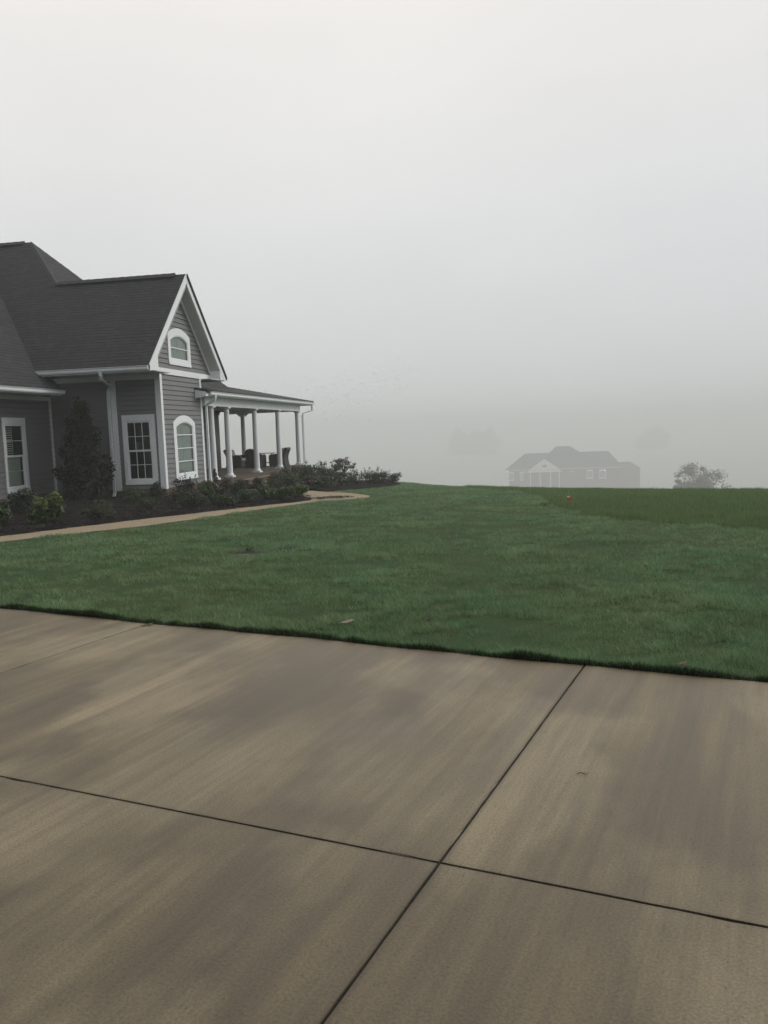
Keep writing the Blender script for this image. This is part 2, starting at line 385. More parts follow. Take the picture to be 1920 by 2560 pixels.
for a,b_ in zip(us[:-1],us[1:]):
    for c,d in zip(vs_[:-1],vs_[1:]):
        a0,b0,c0=a+g,b_-g,c+g
        n=40
        if d is None:
            U=np.linspace(a0,b0,n); top=[(u,float(edge_v(u))) for u in U][::-1]
        else: top=[(b0,d-g),(a0,d-g)]
        # low sides get a slightly wavy, chipped arris
        def side(p,q,k=46):
            o=[]
            for i in range(k):
                t=i/k; o.append((p[0]+(q[0]-p[0])*t,p[1]+(q[1]-p[1])*t))
            return o
        loop=side((a0,c0),(b0,c0))+side((b0,c0),top[0])+(top if d is None else side(top[0],top[1]))
        if d is None: loop=loop+side(top[-1],(a0,c0))[1:]
        else: loop=loop+side(top[1],(a0,c0))
        cx=sum(p[0] for p in loop)/len(loop); cy=sum(p[1] for p in loop)/len(loop)
        jit=[bv*rr.uniform(.1,.6)+(bv*2*rr.random() if rr.random()<.05 else 0) for _ in loop]
        inn=[(p[0]+math.copysign(min(abs(cx-p[0]),j),cx-p[0])*(abs(p[0]-a0)<.02 or abs(p[0]-b0)<.02),
              p[1]+math.copysign(j,cy-p[1])*(abs(p[1]-c0)<.02 or (d is not None and abs(p[1]-(d-g))<.02) or (d is None and p[1]>2))) for p,j in zip(loop,jit)]
        n=len(loop)
        mb.add([(p[0],p[1],0) for p in inn]+[(p[0],p[1],-.004) for p in loop]+[(p[0],p[1],-.12) for p in loop],
               [tuple(range(n))]+[(i,n+i,n+(i+1)%n,(i+1)%n) for i in range(n)]+[(n+i,2*n+i,2*n+(i+1)%n,n+(i+1)%n) for i in range(n)])
drive=mb.build('driveway',concrete()); drive.location=(DO[0],DO[1],0); drive.rotation_euler=(0,0,math.atan2(DU[1],DU[0])); tag(drive,kind='structure')
jm=MB()
jm.box(-15.28,11.46,-11.4,2.3,-.012,-.0055)
jo=jm.build('driveway_joints',simple('joint_dirt',(.012,.010,.008),(.03,.025,.018),20,.95,.4)); jo.location=drive.location; jo.rotation_euler=drive.rotation_euler; tag(jo,kind='structure')

# ---------------------------------------------------------------- path and mulch
def loft(name,A,B,nc,mat,h,noise_amp,sc,seed,dome=0,kind='structure',edge=.03):
    n=len(A); t=np.linspace(0,1,nc)
    P=A[:,None,:]*(1-t)[None,:,None]+B[:,None,:]*t[None,:,None]
    x,y=P[...,0],P[...,1]; z=ground_z(x,y)+h+noise_amp*(vnoise(x*sc,y*sc,seed)-.5+.6*(vnoise(x*sc*2.7,y*sc*2.7,seed+1)-.5))
    d=np.minimum(t,1-t)[None,:]*np.linalg.norm(A-B,axis=1)[:,None]
    z=z+dome*np.clip(d/.5,0,1)-edge*(d<1e-4)
    V=np.stack([x,y,z],-1).reshape(-1,3); I=np.arange(n*nc).reshape(n,nc)
    F=np.stack([I[:-1,:-1],I[:-1,1:],I[1:,1:],I[1:,:-1]],-1).reshape(-1,4)
    me=bpy.data.meshes.new(name); me.from_pydata(V.tolist(),[],F.tolist()); me.materials.append(mat)
    import bmesh
    bm=bmesh.new(); bm.from_mesh(me); bmesh.ops.recalc_face_normals(bm,faces=bm.faces)
    if sum(f.normal.z for f in bm.faces)<0: bmesh.ops.reverse_faces(bm,faces=bm.faces)
    bm.to_mesh(me); bm.free(); me.polygons.foreach_set('use_smooth',[True]*len(me.polygons))
    o=bpy.data.objects.new(name,me); COL.objects.link(o); tag(o,kind=kind); return o
def path_mat():
    m,nt,b=new_mat('pea_gravel_path'); p=wpos(nt)
    vo=N(nt,'ShaderNodeTexVoronoi'); vo.inputs['Scale'].default_value=26; nt.links.new(p,vo.inputs['Vector'])
    f=noise(nt,p,1.3,4,.6); f2=noise(nt,p,9,5,.7)
    c=mixc(nt,f,(.225,.188,.128),(.315,.268,.188)); c=mixc(nt,math_(nt,'MULTIPLY',vo.outputs['Color'],.45),c,(.16,.12,.085))
    c=mixc(nt,math_(nt,'MULTIPLY',ramp(nt,f2,[(.58,(0,0,0)),(.72,(1,1,1))]),.6),c,(.085,.062,.045))
    nt.links.new(c,b.inputs['Base Color']); setp(b,rough=.85,spec=.2); bump(nt,b,vo.outputs['Distance'],.8,.01); return m
def mulch_mat():
    m,nt,b=new_mat('dark_mulch'); p=wpos(nt)
    vo=N(nt,'ShaderNodeTexVoronoi'); vo.inputs['Scale'].default_value=16; nt.links.new(mapping(nt,p,(1,2.2,1)),vo.inputs['Vector'])
    f=noise(nt,p,9,5,.7)
    c=mixc(nt,vo.outputs['Color'],(.004,.0035,.0035),(.012,.010,.010)); c=mixc(nt,math_(nt,'MULTIPLY',f,.5),c,(.009,.008,.0075))
    nt.links.new(c,b.inputs['Base Color']); setp(b,rough=.95,spec=.08); bump(nt,b,f,.9,.03); return m
M['mulch']=mulch_mat()
loft('garden_path',pout,pin,8,path_mat(),.035,.012,3,11)
wall1=resample([(-14.6,11.0),(-14.6,24),(-10.9,24),(-10.9,27.3)],140)
bed1=loft('mulch_bed',pin,wall1,46,M['mulch'],.045,.07,5,21,.05)
bed2=loft('mulch_bed',b2,resample([(-10.6,29.8),(-10.7,32),(-10.7,38),(-10.2,43)],90),36,M['mulch'],.045,.07,5,31,.05)
# loose chips and leaf litter lying on the mulch and spilling over the path edge
def chips(name,n,line,off0,off1,mat,smin,smax,lift):
    i=rng.integers(0,len(line)-1,n); t=rng.random(n)[:,None]
    p=line[i]*(1-t)+line[i+1]*t; d=line[i+1]-line[i]; nrm=np.c_[-d[:,1],d[:,0]]/np.linalg.norm(d,axis=1)[:,None]
    p=p+nrm*rng.uniform(off0,off1,n)[:,None]
    s=rng.uniform(smin,smax,n); a=rng.uniform(0,6.28,n); z=ground_z(p[:,0],p[:,1])+lift+rng.uniform(0,.03,n)
    ux=np.c_[np.cos(a),np.sin(a),rng.uniform(-.4,.4,n)]*s[:,None]; uy=np.c_[-np.sin(a),np.cos(a),rng.uniform(-.5,.5,n)]*(s*.4)[:,None]
    c=np.c_[p,z]
    return np_mesh(name,np.stack([c-ux-uy,c+ux-uy,c+ux+uy,c-ux+uy],1),4,mat)
tag(chips('mulch_chips',9000,pin,.0,2.6,simple('wood_chip',(.006,.005,.005),(.022,.018,.016),22,.9,0),.012,.035,.09),'dark wood chips scattered over the mulch beds','mulch',kind='stuff')
tag(chips('spilled_mulch',500,pin,-.35,.05,simple('spilled_chip',(.03,.022,.017),(.07,.05,.035),22,.9,0),.008,.025,.05),'bits of mulch spilled along the tan garden path','mulch',kind='stuff')
tag(chips('bark_litter',420,np.array([(-5.62,21.2),(-5.2,21.75),(-4.9,22.2)]),-.35,.35,simple('bark_bits',(.03,.022,.017),(.06,.045,.032),22,.9,0),.012,.04,.05),'dark bits of bark scattered where the garden path bends','mulch',kind='stuff')
tag(chips('leaf_litter',26,pin,.1,1.4,simple('pale_litter',(.16,.15,.13),(.25,.22,.2),22,.8,0),.015,.035,.12),'pale fallen leaves scattered on the dark mulch','leaf litter',kind='stuff')

# ---------------------------------------------------------------- grass
def grass_mat(name,stops):
    m,nt,b=new_mat(name); p=wpos(nt); a=N(nt,'ShaderNodeAttribute'); a.attribute_name='tint'
    pp=mapping(nt,p,(1,1,0))
    big=noise(nt,pp,.38,5,.6); mid=noise(nt,pp,1.9,4,.6)
    c=mixc(nt,ramp(nt,big,[(.36,(0,0,0)),(.64,(1,1,1))]),stops[0],stops[1])
    c=mixc(nt,math_(nt,'MULTIPLY',ramp(nt,mid,[(.46,(0,0,0)),(.72,(1,1,1))]),.55),c,stops[2])
    c=mixc(nt,a.outputs['Fac'],mixc(nt,.35,c,(.022,.034,.015)),mixc(nt,.22,c,stops[3]))
    nt.links.new(c,b.inputs['Base Color']); setp(b,rough=.45,spec=.4)
    tr=N(nt,'ShaderNodeBsdfTranslucent'); nt.links.new(c,tr.inputs[0]); mx=N(nt,'ShaderNodeMixShader'); mx.inputs[0].default_value=.3
    nt.links.new(b.outputs[0],mx.inputs[1]); nt.links.new(tr.outputs[0],mx.inputs[2]); nt.links.new(mx.outputs[0],nt.nodes['Material Output'].inputs[0])
    return m
SPOTS=[(-3.90,10.95,.26,.19),(-3.42,11.40,.20,.14)]
def sample_fan(n,d0,d1,a0,a1,pw):
    """points on the ground, density falling with the distance from the driveway corner where one stands"""
    u=rng.random(n); d=d0*(d1/d0)**u if pw==2 else (d0+(d1-d0)*u)
    a=rng.uniform(a0,a1,n); return d*np.tan(a),d
def turf_lift(x,y):
    u,v=drv(np.asarray(x,float),np.asarray(y,float)); e=v-edge_v(u)
    return .032*np.exp(-np.maximum(e,0)/.16)
def blades(x,y,h,w,lean,seg=1):
    n=len(x); z=ground_z(x,y,True)+turf_lift(x,y); a=rng.uniform(0,2*np.pi,n); l=rng.uniform(0,2*np.pi,n)
    bx,by=np.cos(a)*w/2,np.sin(a)*w/2
    lx,ly=np.cos(l)*h*lean,np.sin(l)*h*lean
    A=np.stack([x-bx,y-by,z-.01],-1);B=np.stack([x+bx,y+by,z-.01],-1);C=np.stack([x+lx,y+ly,z+h],-1)
    return np.stack([A,B,C],1)
n=820000
x,y=sample_fan(n,4.2,44,R(-40),R(27),2)
u,v=drv(x,y); ok=(v>edge_v(u)+.012)
ok&=~in_poly(x,y,NOGRASS)&~in_poly(x,y,NOGRASS2)&~in_field(x,y)
ok&=~((x<-9)&(y>24))
for sx,sy,ra,rb in SPOTS: ok&=((x-sx)/ra)**2+((y-sy)/rb)**2>rng.uniform(.7,1.3,n)
x,y=x[ok],y[ok]; u,v=u[ok],v[ok]
d=np.hypot(x,y)
cl=vnoise(x*4.5,y*4.5,5)*.5+vnoise(x*12,y*12,6)*.5; cl2=vnoise(x*1.1,y*1.6,8); hole=vnoise(x*2.6,y*3.6,9)*.55+vnoise(x*8,y*10,10)*.45
keep=(hole>.33)|(rng.random(len(x))<.22); x,y,u,v,d,cl,cl2,hole=[q[keep] for q in (x,y,u,v,d,cl,cl2,hole)]
h=(.020+.030*cl+.012*cl2)*rng.uniform(.75,1.2,len(x))*np.where(hole<.38,.6,1)
h=h+.012*np.exp(-np.abs(v-edge_v(u))/.10)
w=np.maximum(.0036,d*.00066)*rng.uniform(.7,1.3,len(x))
lawn=np_mesh('lawn_grass',blades(x,y,h,w,rng.uniform(.3,1.5,len(x))),3,grass_mat('lawn_blade',[(.102,.245,.104),(.150,.230,.084),(.175,.175,.075),(.33,.46,.29)]),tint=np.clip(rng.normal(.50,.15,len(x))+1.0*(cl-.5)+.55*(cl2-.5)+.9*np.minimum(hole-.45,.1)+.12*np.sign(np.sin((x*.93-y*.37)*2.4)),0,1))
tag(lawn,'short mown dewy green lawn grass','grass',kind='stuff')
n=330000
x,y=sample_fan(n,10,48,R(-9),R(31),2)
ok=in_field(x,y); x,y=x[ok],y[ok]; d=np.hypot(x,y)
cl=vnoise(x*2.3,y*2.3,15)*.6+vnoise(x*6,y*6,16)*.4
h=(.055+.085*cl)*rng.uniform(.55,1.3,len(x)); w=np.maximum(.006,d*.0007)*rng.uniform(.7,1.4,len(x))
fld=np_mesh('meadow_grass',blades(x,y,h,w,rng.uniform(.05,.7,len(x))),3,grass_mat('meadow_blade',[(.095,.185,.062),(.120,.195,.068),(.132,.168,.062),(.22,.31,.13)]),tint=np.clip(rng.normal(.5,.25,len(x))+.5*(cl-.5),0,1))
tag(fld,'taller unmown yellowish green meadow grass beyond the mown edge','grass',kind='stuff')
U=np.linspace(-9,5,420); ee=edge_v(U)
rows=[(.006,-.04),(.012,-.006),(.030,.0),(.10,-.022),(.30,-.045),(.5,-.06)]
tv=[];
for k,(o_,z_) in enumerate(rows):
    wv=.010*(vnoise(U*9,U*0+k,41)-.5)*(k<3)+.006*(vnoise(U*31,U*0+k,42)-.5)*(k<3)
    px=DO[0]+U*DU[0]+(ee+o_+wv)*DV[0]; py=DO[1]+U*DU[1]+(ee+o_+wv)*DV[1]; tv.append(np.c_[px,py,z_+0*U+.012*(vnoise(U*14,U*0+k,43)-.5)*(0<k<4)])
tm=MB(); nU=len(U); tm.add([tuple(q) for r_ in tv for q in r_],[(k*nU+i,k*nU+i+1,(k+1)*nU+i+1,(k+1)*nU+i) for k in range(len(rows)-1) for i in range(nU-1)])
tag(tm.build('turf_edge',simple('thatch_soil',(.008,.010,.006),(.018,.024,.011),26,.95,.6),smooth=True),kind='structure')
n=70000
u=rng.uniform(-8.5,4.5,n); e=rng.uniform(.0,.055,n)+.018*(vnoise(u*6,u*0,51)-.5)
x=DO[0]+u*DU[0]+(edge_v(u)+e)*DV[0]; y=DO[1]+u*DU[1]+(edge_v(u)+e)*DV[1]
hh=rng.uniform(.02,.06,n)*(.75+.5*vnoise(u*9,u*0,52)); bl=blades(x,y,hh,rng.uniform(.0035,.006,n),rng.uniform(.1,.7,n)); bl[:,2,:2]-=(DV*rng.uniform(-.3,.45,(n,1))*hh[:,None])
fr_=np_mesh('edge_grass',bl,3,leaf_mat('edge_shade_blade',(.008,.015,.006),(.045,.090,.034),.8,None,.1),tint=np.clip(rng.normal(.45,.25,n)+.5*(vnoise(u*7,u*0+3,53)-.5),0,1)); tag(fr_,'shaggy grass at the driveway edge, coloured dark for its shade','grass',kind='stuff')  # blades carry the shade of the turf's front face in their colour
# bare washed-out spots in the lawn, hollow shade painted into the soil, with a pale sandy lip
sm=MB()
for sx,sy,ra,rb in SPOTS:
    pts=[]
    for k in range(22):
        a=2*math.pi*k/22; q=1+.25*math.sin(3*a+sx)+.15*math.sin(5*a)
        px,py=sx+ra*q*math.cos(a),sy+rb*q*math.sin(a)+.3*ra*math.cos(a); pts.append((px,py,float(ground_z(px,py))+.006))
    sm.add(pts,[tuple(range(22))])
tag(sm.build('bare_soil',simple('shaded_soil',(.004,.004,.003),(.011,.010,.008),12,.95,.6)),kind='structure')
sm=MB()
for k in range(20):
    px=-4.0+.012*k; py=10.68+.10*(k/26)+.02*math.sin(k); zz=float(ground_z(px,py))+.014
    s=.006+.010*random.random(); sm.add([(px-s,py-s*.5,zz),(px+s,py-s*.6,zz),(px+s*.8,py+s*.7,zz+.012),(px-s*.7,py+s*.6,zz+.01)],[(0,1,2,3)])
tag(sm.build('sand',simple('pale_sand',(.15,.14,.11),(.22,.20,.16),20,.9,0)),'pale sand along the lip of the bare lawn spot','sand',kind='stuff')

# ---------------------------------------------------------------- house
house=thing('clapboard_house','grey clapboard house with dark shingle roof, steep white trimmed gable and columned porch','house',(-14.6,26,0))
HL=Vector((-14.6,26,0))
class HB(MB):
    def build(s,name,mat,parent=None,**k):
        o=MB.build(s,name,mat,parent or house,**k)
        if s.off: o.data.transform(Matrix.Translation(-HL))
        return o
    off=True
# local wall frames: (a along wall, b up, c outward)
SIDE=lambda a,b,c:(a,24-c,b)         # faces the driveway
FRONT=lambda a,b,c:(-10.98+c,a,b)    # gable front, faces +X
LWING=lambda a,b,c:(-14.65+c,a,b)    # left wing and porch wall, face +X
REAR=lambda a,b,c:(a,38.4+c,b)
EXP=.152
def laps(mb,a0,a1,z0,z1,holes=(),clip=None):
    z=z0
    while z<z1-1e-4:
        e=min(z+EXP,z1); spans=[(a0,a1)]
        if clip: spans=[clip(z)]
        # courses split at hole limits
        cuts=sorted({z,e}|{q for h in holes for q in (h[2],h[3]) if z<q<e})
        for q0,q1 in zip(cuts[:-1],cuts[1:]):
            sp=list(spans)
            for h in holes:
                if h[2]<(q0+q1)/2<h[3]:
                    ns=[]
                    for s0,s1 in sp:
                        if h[1]<=s0 or h[0]>=s1: ns.append((s0,s1))
                        else:
                            if h[0]>s0: ns.append((s0,h[0]))
                            if h[1]<s1: ns.append((h[1],s1))
                    sp=ns
            c0=.032-.026*(q0-z)/EXP; c1=.032-.026*(q1-z)/EXP
            for s0,s1 in sp:
                if s1-s0<.01: continue
                t0,t1=s0,s1
                u0,u1=(t0,t1) if not clip else clip(q1)
                if u1-u0<.01: u0=u1=(t0+t1)/2
                qb=q0+(.011 if abs(q0-z)<1e-6 else 0)
                mb.add([(t0,qb,c0),(t1,qb,c0),(u1,q1,c1),(u0,q1,c1),(t0,qb,-.03),(t1,qb,-.03),(u1,q1,-.03),(u0,q1,-.03),(t0,q0,-.03),(t1,q0,-.03)],[(0,1,2,3),(4,5,1,0),(3,2,6,7),(8,9,5,4)])
        z=e
W_SIDE=(-12.28,-11.20,.25,2.38); G_SIDE=(-12.165,-11.355,.375,2.185)
W_LW=(21.42,22.53,.24,2.39); G_LW=(21.53,22.40,.37,2.195)
AW=dict(a0=24.74,a1=26.47,z0=.29,zs=2.11,zt=2.35,g=(24.96,26.27,.47,1.98,2.14),mun=(.87,1.29,1.72))
AT=dict(a0=24.72,a1=26.46,z0=3.95,zs=4.89,zt=5.12,g=(24.91,26.25,4.12,4.71,4.89),mun=(4.48,))
w=HB(SIDE); laps(w,-14.65,-10.99,.08,3.6,[G_SIDE]); w.build('wall',M['siding'],recalc=False)
w=HB(FRONT); laps(w,24.01,27.25,.08,3.6,[(AW['g'][0],AW['g'][1],AW['g'][2],AW['g'][4])]); w.build('wall',M['siding'],recalc=False)
YC=25.62
w=HB(FRONT); laps(w,0,0,3.80,6.5,[(AT['g'][0],AT['g'][1],AT['g'][2],AT['g'][4])],clip=None) if False else None
def tri(z): hw=max(0,2.62-(z-3.74)); return (YC-hw,YC+hw)
w=HB(FRONT)
def laps_tri(mb,z0,z1,hole):
    z=z0
    while z<z1:
        e=z+EXP; cuts=sorted({z,e}|{q for q in hole[2:] if z<q<e})
        for q0,q1 in zip(cuts[:-1],cuts[1:]):
            c0=.032-.026*(q0-z)/EXP; c1=.032-.026*(q1-z)/EXP; L0,R0=tri(q0); L1,R1=tri(q1)
            segs=[(L0,R0,L1,R1)]
            if hole[2]<(q0+q1)/2<hole[3]: segs=[(L0,hole[0],L1,hole[0]),(hole[1],R0,hole[1],R1)]
            for s in segs:
                qb=q0+(.011 if abs(q0-z)<1e-6 else 0)
                mb.add([(s[0],qb,c0),(s[1],qb,c0),(s[3],q1,c1),(s[2],q1,c1),(s[0],qb,-.03),(s[1],qb,-.03),(s[3],q1,-.03),(s[2],q1,-.03),(s[0],q0,-.03),(s[1],q0,-.03)],[(0,1,2,3),(4,5,1,0),(3,2,6,7),(8,9,5,4)])
        z=e
laps_tri(w,3.78,6.36,(AT['g'][0],AT['g'][1],AT['g'][2],AT['g'][4])); w.build('gable_wall',M['siding'],recalc=False)
w=HB(LWING); laps(w,12,24,.08,3.05,[G_LW]); w.build('wall',M['siding'],recalc=False)
w=HB(LWING); laps(w,27.2,38.4,.09,2.95); w.build('porch_wall',M['siding'],recalc=False)
w=HB(REAR); laps(w,-26,-14.65,-.6,2.95); w.build('rear_wall',M['siding'],recalc=False)
def boxes(name,mat,*bs,parent=None,bevel=0):
    for b in bs:
        q=HB(); q.box(*b); q.build(name,mat,parent,bevel=bevel)
boxes('back_wall',M['siding'],(-26,-14.68,12.02,12.06,.08,3.05),(-14.6,-11.05,27.2,27.23,.08,3.6))
boxes('foundation',M['brick'],(-14.68,-10.965,23.985,24.2,-.6,.08),(-11.2,-10.965,24.2,27.25,-.6,.08),(-14.85,-14.635,12,23.985,-.6,.08))
# corner boards
t=HB(); t.box(-11.13,-10.948,23.966,24.12,.07,3.6); t.build('corner_board',M['white'],bevel=.004)
t=HB(); t.box(-12.60,-12.42,23.962,23.995,.05,3.6); t.build('corner_board',M['white'],bevel=.004)
t=HB(); t.box(-14.67,-14.612,23.86,23.99,.08,3.05); t.build('corner_board',M['white'],bevel=.004)
t=HB(); t.box(-10.99,-10.948,27.10,27.26,.05,3.62); t.build('corner_board',M['white'],bevel=.004)
# frieze boards and gable band
t=HB(); t.box(-14.6,-11.0,23.958,23.99,3.44,3.6); t.build('frieze_board',M['white'])
t=HB(); t.box(-14.66,-14.616,12,23.9,2.92,3.05); t.build('frieze_board',M['white'])
t=HB(); t.box(-10.99,-10.935,23.0,28.2,3.60,3.785); t.build('gable_band',M['white'],bevel=.004)

# garage mass added unseen behind the camera, to shade the near driveway
GW=lambda a,b,c:(a,-1.6+c,b)
w=HB(GW); laps(w,-9,9,.05,3.3,[(-6.6,-1.4,.0,2.5),(1.4,6.6,.0,2.5)]); w.build('garage_wall',M['siding'],recalc=False)
for a in (-6.6,1.4):
    gd=HB(); gd.box(a,a+5.2,-1.72,-1.66,.02,2.5); gd=gd.build('added_garage_door',M['white'])
    for k in range(4): boxes('added_door_panel',M['white'],(a+.1,a+5.1,-1.66,-1.64,.10+k*.62,.62+k*.62),parent=gd)
boxes('back_wall',M['siding'],(-9,9,-9.0,-8.9,.0,3.3),(-9,-8.9,-8.9,-1.65,.0,3.3),(8.9,9,-8.9,-1.65,.0,3.3))
# windows --------------------------------------------------------------
def interior(mb_xf,g,parent,depth=.9):
    m=HB(mb_xf); a0,a1,z0,z1=g; a0-=.25;a1+=.25;z0-=.2;z1+=.2
    P=[(a0,z0),(a1,z0),(a1,z1),(a0,z1)]
    m.add([(a,z,-.06) for a,z in P]+[(a,z,-depth) for a,z in P],[(4,5,6,7)]+[(i,(i+1)%4,4+(i+1)%4,4+i) for i in range(4)])
    m.build('room_interior',M['dark'],parent,recalc=False)
def rect_window(xf,wn,g,cols,rows_each,label=None):
    a0,a1,z0,z1=wn; p=HB(xf)
    # casing of four butted boards and a sill
    p.box(a0,a1,g[3],z1,-.02,.045); p.box(a0,a1,z0,g[2]-.0,-.02,.045)
    p.box(a0,g[0],g[2],g[3],-.02,.040); p.box(g[1],a1,g[2],g[3],-.02,.040)
    win=p.build('window',M['white'],bevel=.004)
    if label: win['label']=label
    s=HB(xf); s.box(a0+.003,a1-.003,z0-.02,z0+.05,-.0,.058); s.build('sill',M['white'],win,bevel=.004)
    zm=(g[2]+g[3])/2; f=.045
    for (q0,q1,c) in ((zm-.03,g[3],.025),(g[2],zm+.03,-.005)):
        s=HB(xf); s.box(g[0],g[1],q1-f,q1,c-.03,c); s.box(g[0],g[1],q0,q0+f,c-.03,c); s.box(g[0],g[0]+f,q0+f,q1-f,c-.03,c); s.box(g[1]-f,g[1],q0+f,q1-f,c-.03,c)
        s.build('sash',M['white'],win)
        m=HB(xf)
        for k in range(1,cols):
            aa=g[0]+f+(g[1]-g[0]-2*f)*k/cols; m.box(aa-.008,aa+.008,q0+f,q1-f,c-.022,c-.006)
        for k in range(1,rows_each):
            zz=q0+f+(q1-q0-2*f)*k/rows_each; m.box(g[0]+f,g[1]-f,zz-.008,zz+.008,c-.021,c-.007)
        m.build('muntins',M['white'],win)
        gl=HB(xf); gl.add([(g[0]+.02,q0+.02,c-.026),(g[1]-.02,q0+.02,c-.026),(g[1]-.02,q1-.02,c-.026),(g[0]+.02,q1-.02,c-.026)],[(0,1,2,3)]); gl.build('pane',M['glass'],win,recalc=False)
    interior(xf,g,win); return win
w1=rect_window(SIDE,W_SIDE,G_SIDE,3,2)
m=HB(SIDE); m.lathe([(.09,0),(.05,.28)],(0,0,0),12) if False else m.box(-12.06,-11.93,1.32,1.55,-.5,-.35); m.build('lamp_shade',M['lampshade'],w1)
w2=rect_window(LWING,W_LW,G_LW,1,2)
m=HB(LWING)
for k in range(26):
    zz=.46+k*.065
    tilt=.016 if zz>1.3 else .030
    a1=G_LW[1]-.03 if zz<1.3 else G_LW[0]+.50
    m.add([(G_LW[0]+.03,zz-tilt,-.10),(a1,zz-tilt,-.10),(a1,zz+tilt,-.135),(G_LW[0]+.03,zz+tilt,-.135)],[(0,1,2,3)])
for a in (G_LW[0]+.22,G_LW[0]+.50): m.box(a-.012,a+.012,.43,2.12,-.103,-.098)
m.build('blind',M['blind'],w2)
def arch_pts(a0,a1,z0,zs,zt,n=22):
    """closed outline, bottom-left first: jambs up to the springing, then a segmental arch"""
    c=(a0+a1)/2; hw=(a1-a0)/2; h=zt-zs; r=(hw*hw+h*h)/(2*h); zc=zt-r; th=math.asin(min(1,hw/r))
    arc=[(c+r*math.sin(th-2*th*k/n),zc+r*math.cos(th-2*th*k/n)) for k in range(n+1)]
    return [(a0,z0),(a1,z0)]+arc
def arch_window(xf,D):
    o=arch_pts(D['a0'],D['a1'],D['z0'],D['zs'],D['zt']); g=D['g']; i=arch_pts(g[0],g[1],g[2],g[3],g[4])
    n=len(o); p=HB(xf)
    fr=.042; bk=.0
    p.add([(a,z,fr) for a,z in o]+[(a,z,fr) for a,z in i]+[(a,z,-.01) for a,z in o]+[(a,z,bk) for a,z in i],
          [(k,(k+1)%n,n+(k+1)%n,n+k) for k in range(n)]+[(k,(k+1)%n,2*n+(k+1)%n,2*n+k) for k in range(n)]+[(n+k,n+(k+1)%n,3*n+(k+1)%n,3*n+k) for k in range(n)])
    win=p.build('arched_window',M['white'],bevel=.004)
    s=HB(xf); s.box(D['a0']+.003,D['a1']-.003,D['z0']-.02,D['z0']+.06,.0,.055); s.build('sill',M['white'],win,bevel=.004)
    j=arch_pts(g[0]+.03,g[1]-.03,g[2]+.03,g[3]-.01,g[4]-.03)
    s=HB(xf); s.add([(a,z,.026) for a,z in i]+[(a,z,.026) for a,z in j]+[(a,z,.0) for a,z in j],[(k,(k+1)%n,n+(k+1)%n,n+k) for k in range(n)]+[(n+k,n+(k+1)%n,2*n+(k+1)%n,2*n+k) for k in range(n)])
    s.build('sash',M['white'],win)
    m=HB(xf)
    for zz in D['mun']: m.box(g[0]+.02,g[1]-.02,zz-.014,zz+.014,.006,.024)
    m.build('muntins',M['white'],win)
    gl=HB(xf); gl.add([(a,z,.010) for a,z in i],[tuple(range(n))]); gl.build('pane',M['glass'],win,recalc=False)
    # sheer curtain with vertical folds
    cu=HB(xf); k=60; vs=[]
    for q in range(k+1):
        a=g[0]-.05+(g[1]-g[0]+.1)*q/k; c=-.06+.016*math.sin(q*1.05)+.008*math.sin(q*2.3)
        vs+= [(a,g[2]-.1,c),(a,g[4]+.1,c)]
    cu.add(vs,[(2*q,2*q+2,2*q+3,2*q+1) for q in range(k)]); cu.build('curtain',M['curtain'],win,recalc=False,smooth=True)
    interior(xf,(g[0],g[1],g[2],g[4]),win); return win
arch_window(FRONT,AW)['label']='tall arched window beside the porch'
arch_window(FRONT,AT)['label']='small arched attic window in the gable'

# roofs ----------------------------------------------------------------
def roof(polys,name='roof',thick=.10,mat=None):
    mb=HB()
    for fn,uvax,pts in polys:
        P=[Vector((x,y,fn(x,y))) for x,y in pts]
        n=(P[1]-P[0]).cross(P[2]-P[0])
        for k in range(2,len(P)-1):
            if n.length<1e-4: n=(P[k]-P[0]).cross(P[k+1]-P[0])
        n.normalize()
        if n.z<0: n=-n
        hz=Vector((-n.y,n.x,0)).normalized(); up=n.cross(hz)
        m=len(P); q=[p-Vector((0,0,thick)) for p in P]
        fs=[tuple(range(m)),tuple(range(m,2*m))[::-1]]+[(i,(i+1)%m,m+(i+1)%m,m+i) for i in range(m)]
        vs=[tuple(p) for p in P+q]; allv=P+q
        uvs=[]
        for f in fs:
            for i in f: uvs.append((allv[i].dot(hz),allv[i].dot(up)))
        mb.add(vs,fs,uvs)
    return mb.build(name,mat or M['shingle'],recalc=False)
zA=lambda x,y:y-18.81; zB=lambda x,y:-8.35-x; zC=lambda x,y:32.44-y; zL=lambda x,y:-10.42-x; zP=lambda x,y:3.2+.22*(-10.5-x); zF=lambda x,y:36.19-y; zQ=lambda x,y:3.2+.22*(40.7-y); zM=lambda x,y:27.8+x
roof([(zA,0,[(-10.578,22.55),(-10.578,25.62),(-15.08,25.62),(-17.04,27.5),(-19.11,27.5),(-14.16,22.55)]),
      (zA,0,[(-19.11,27.5),(-30,27.5),(-30,22.55),(-24.06,22.55)]),
      (zC,0,[(-10.53,25.62),(-10.53,28.70),(-12.09,28.70),(-15.12,25.62)]),
      (zB,0,[(-17.04,27.5),(-15.12,25.62),(-11.82,28.97),(-11.82,32.72)]),
      (zF,0,[(-17.04,27.5),(-11.82,32.72),(-20.4,30.8),(-30,30.8),(-30,27.5)])],'main_roof',.12)
roof([(zL,0,[(-13.6,12),(-13.6,23.05),(-14.0,23.05),(-14.16,22.55),(-19.11,27.5),(-19.11,12)]),
      (zM,0,[(-19.11,12),(-19.11,27.5),(-24.06,22.55),(-24.6,12)])],'wing_roof')
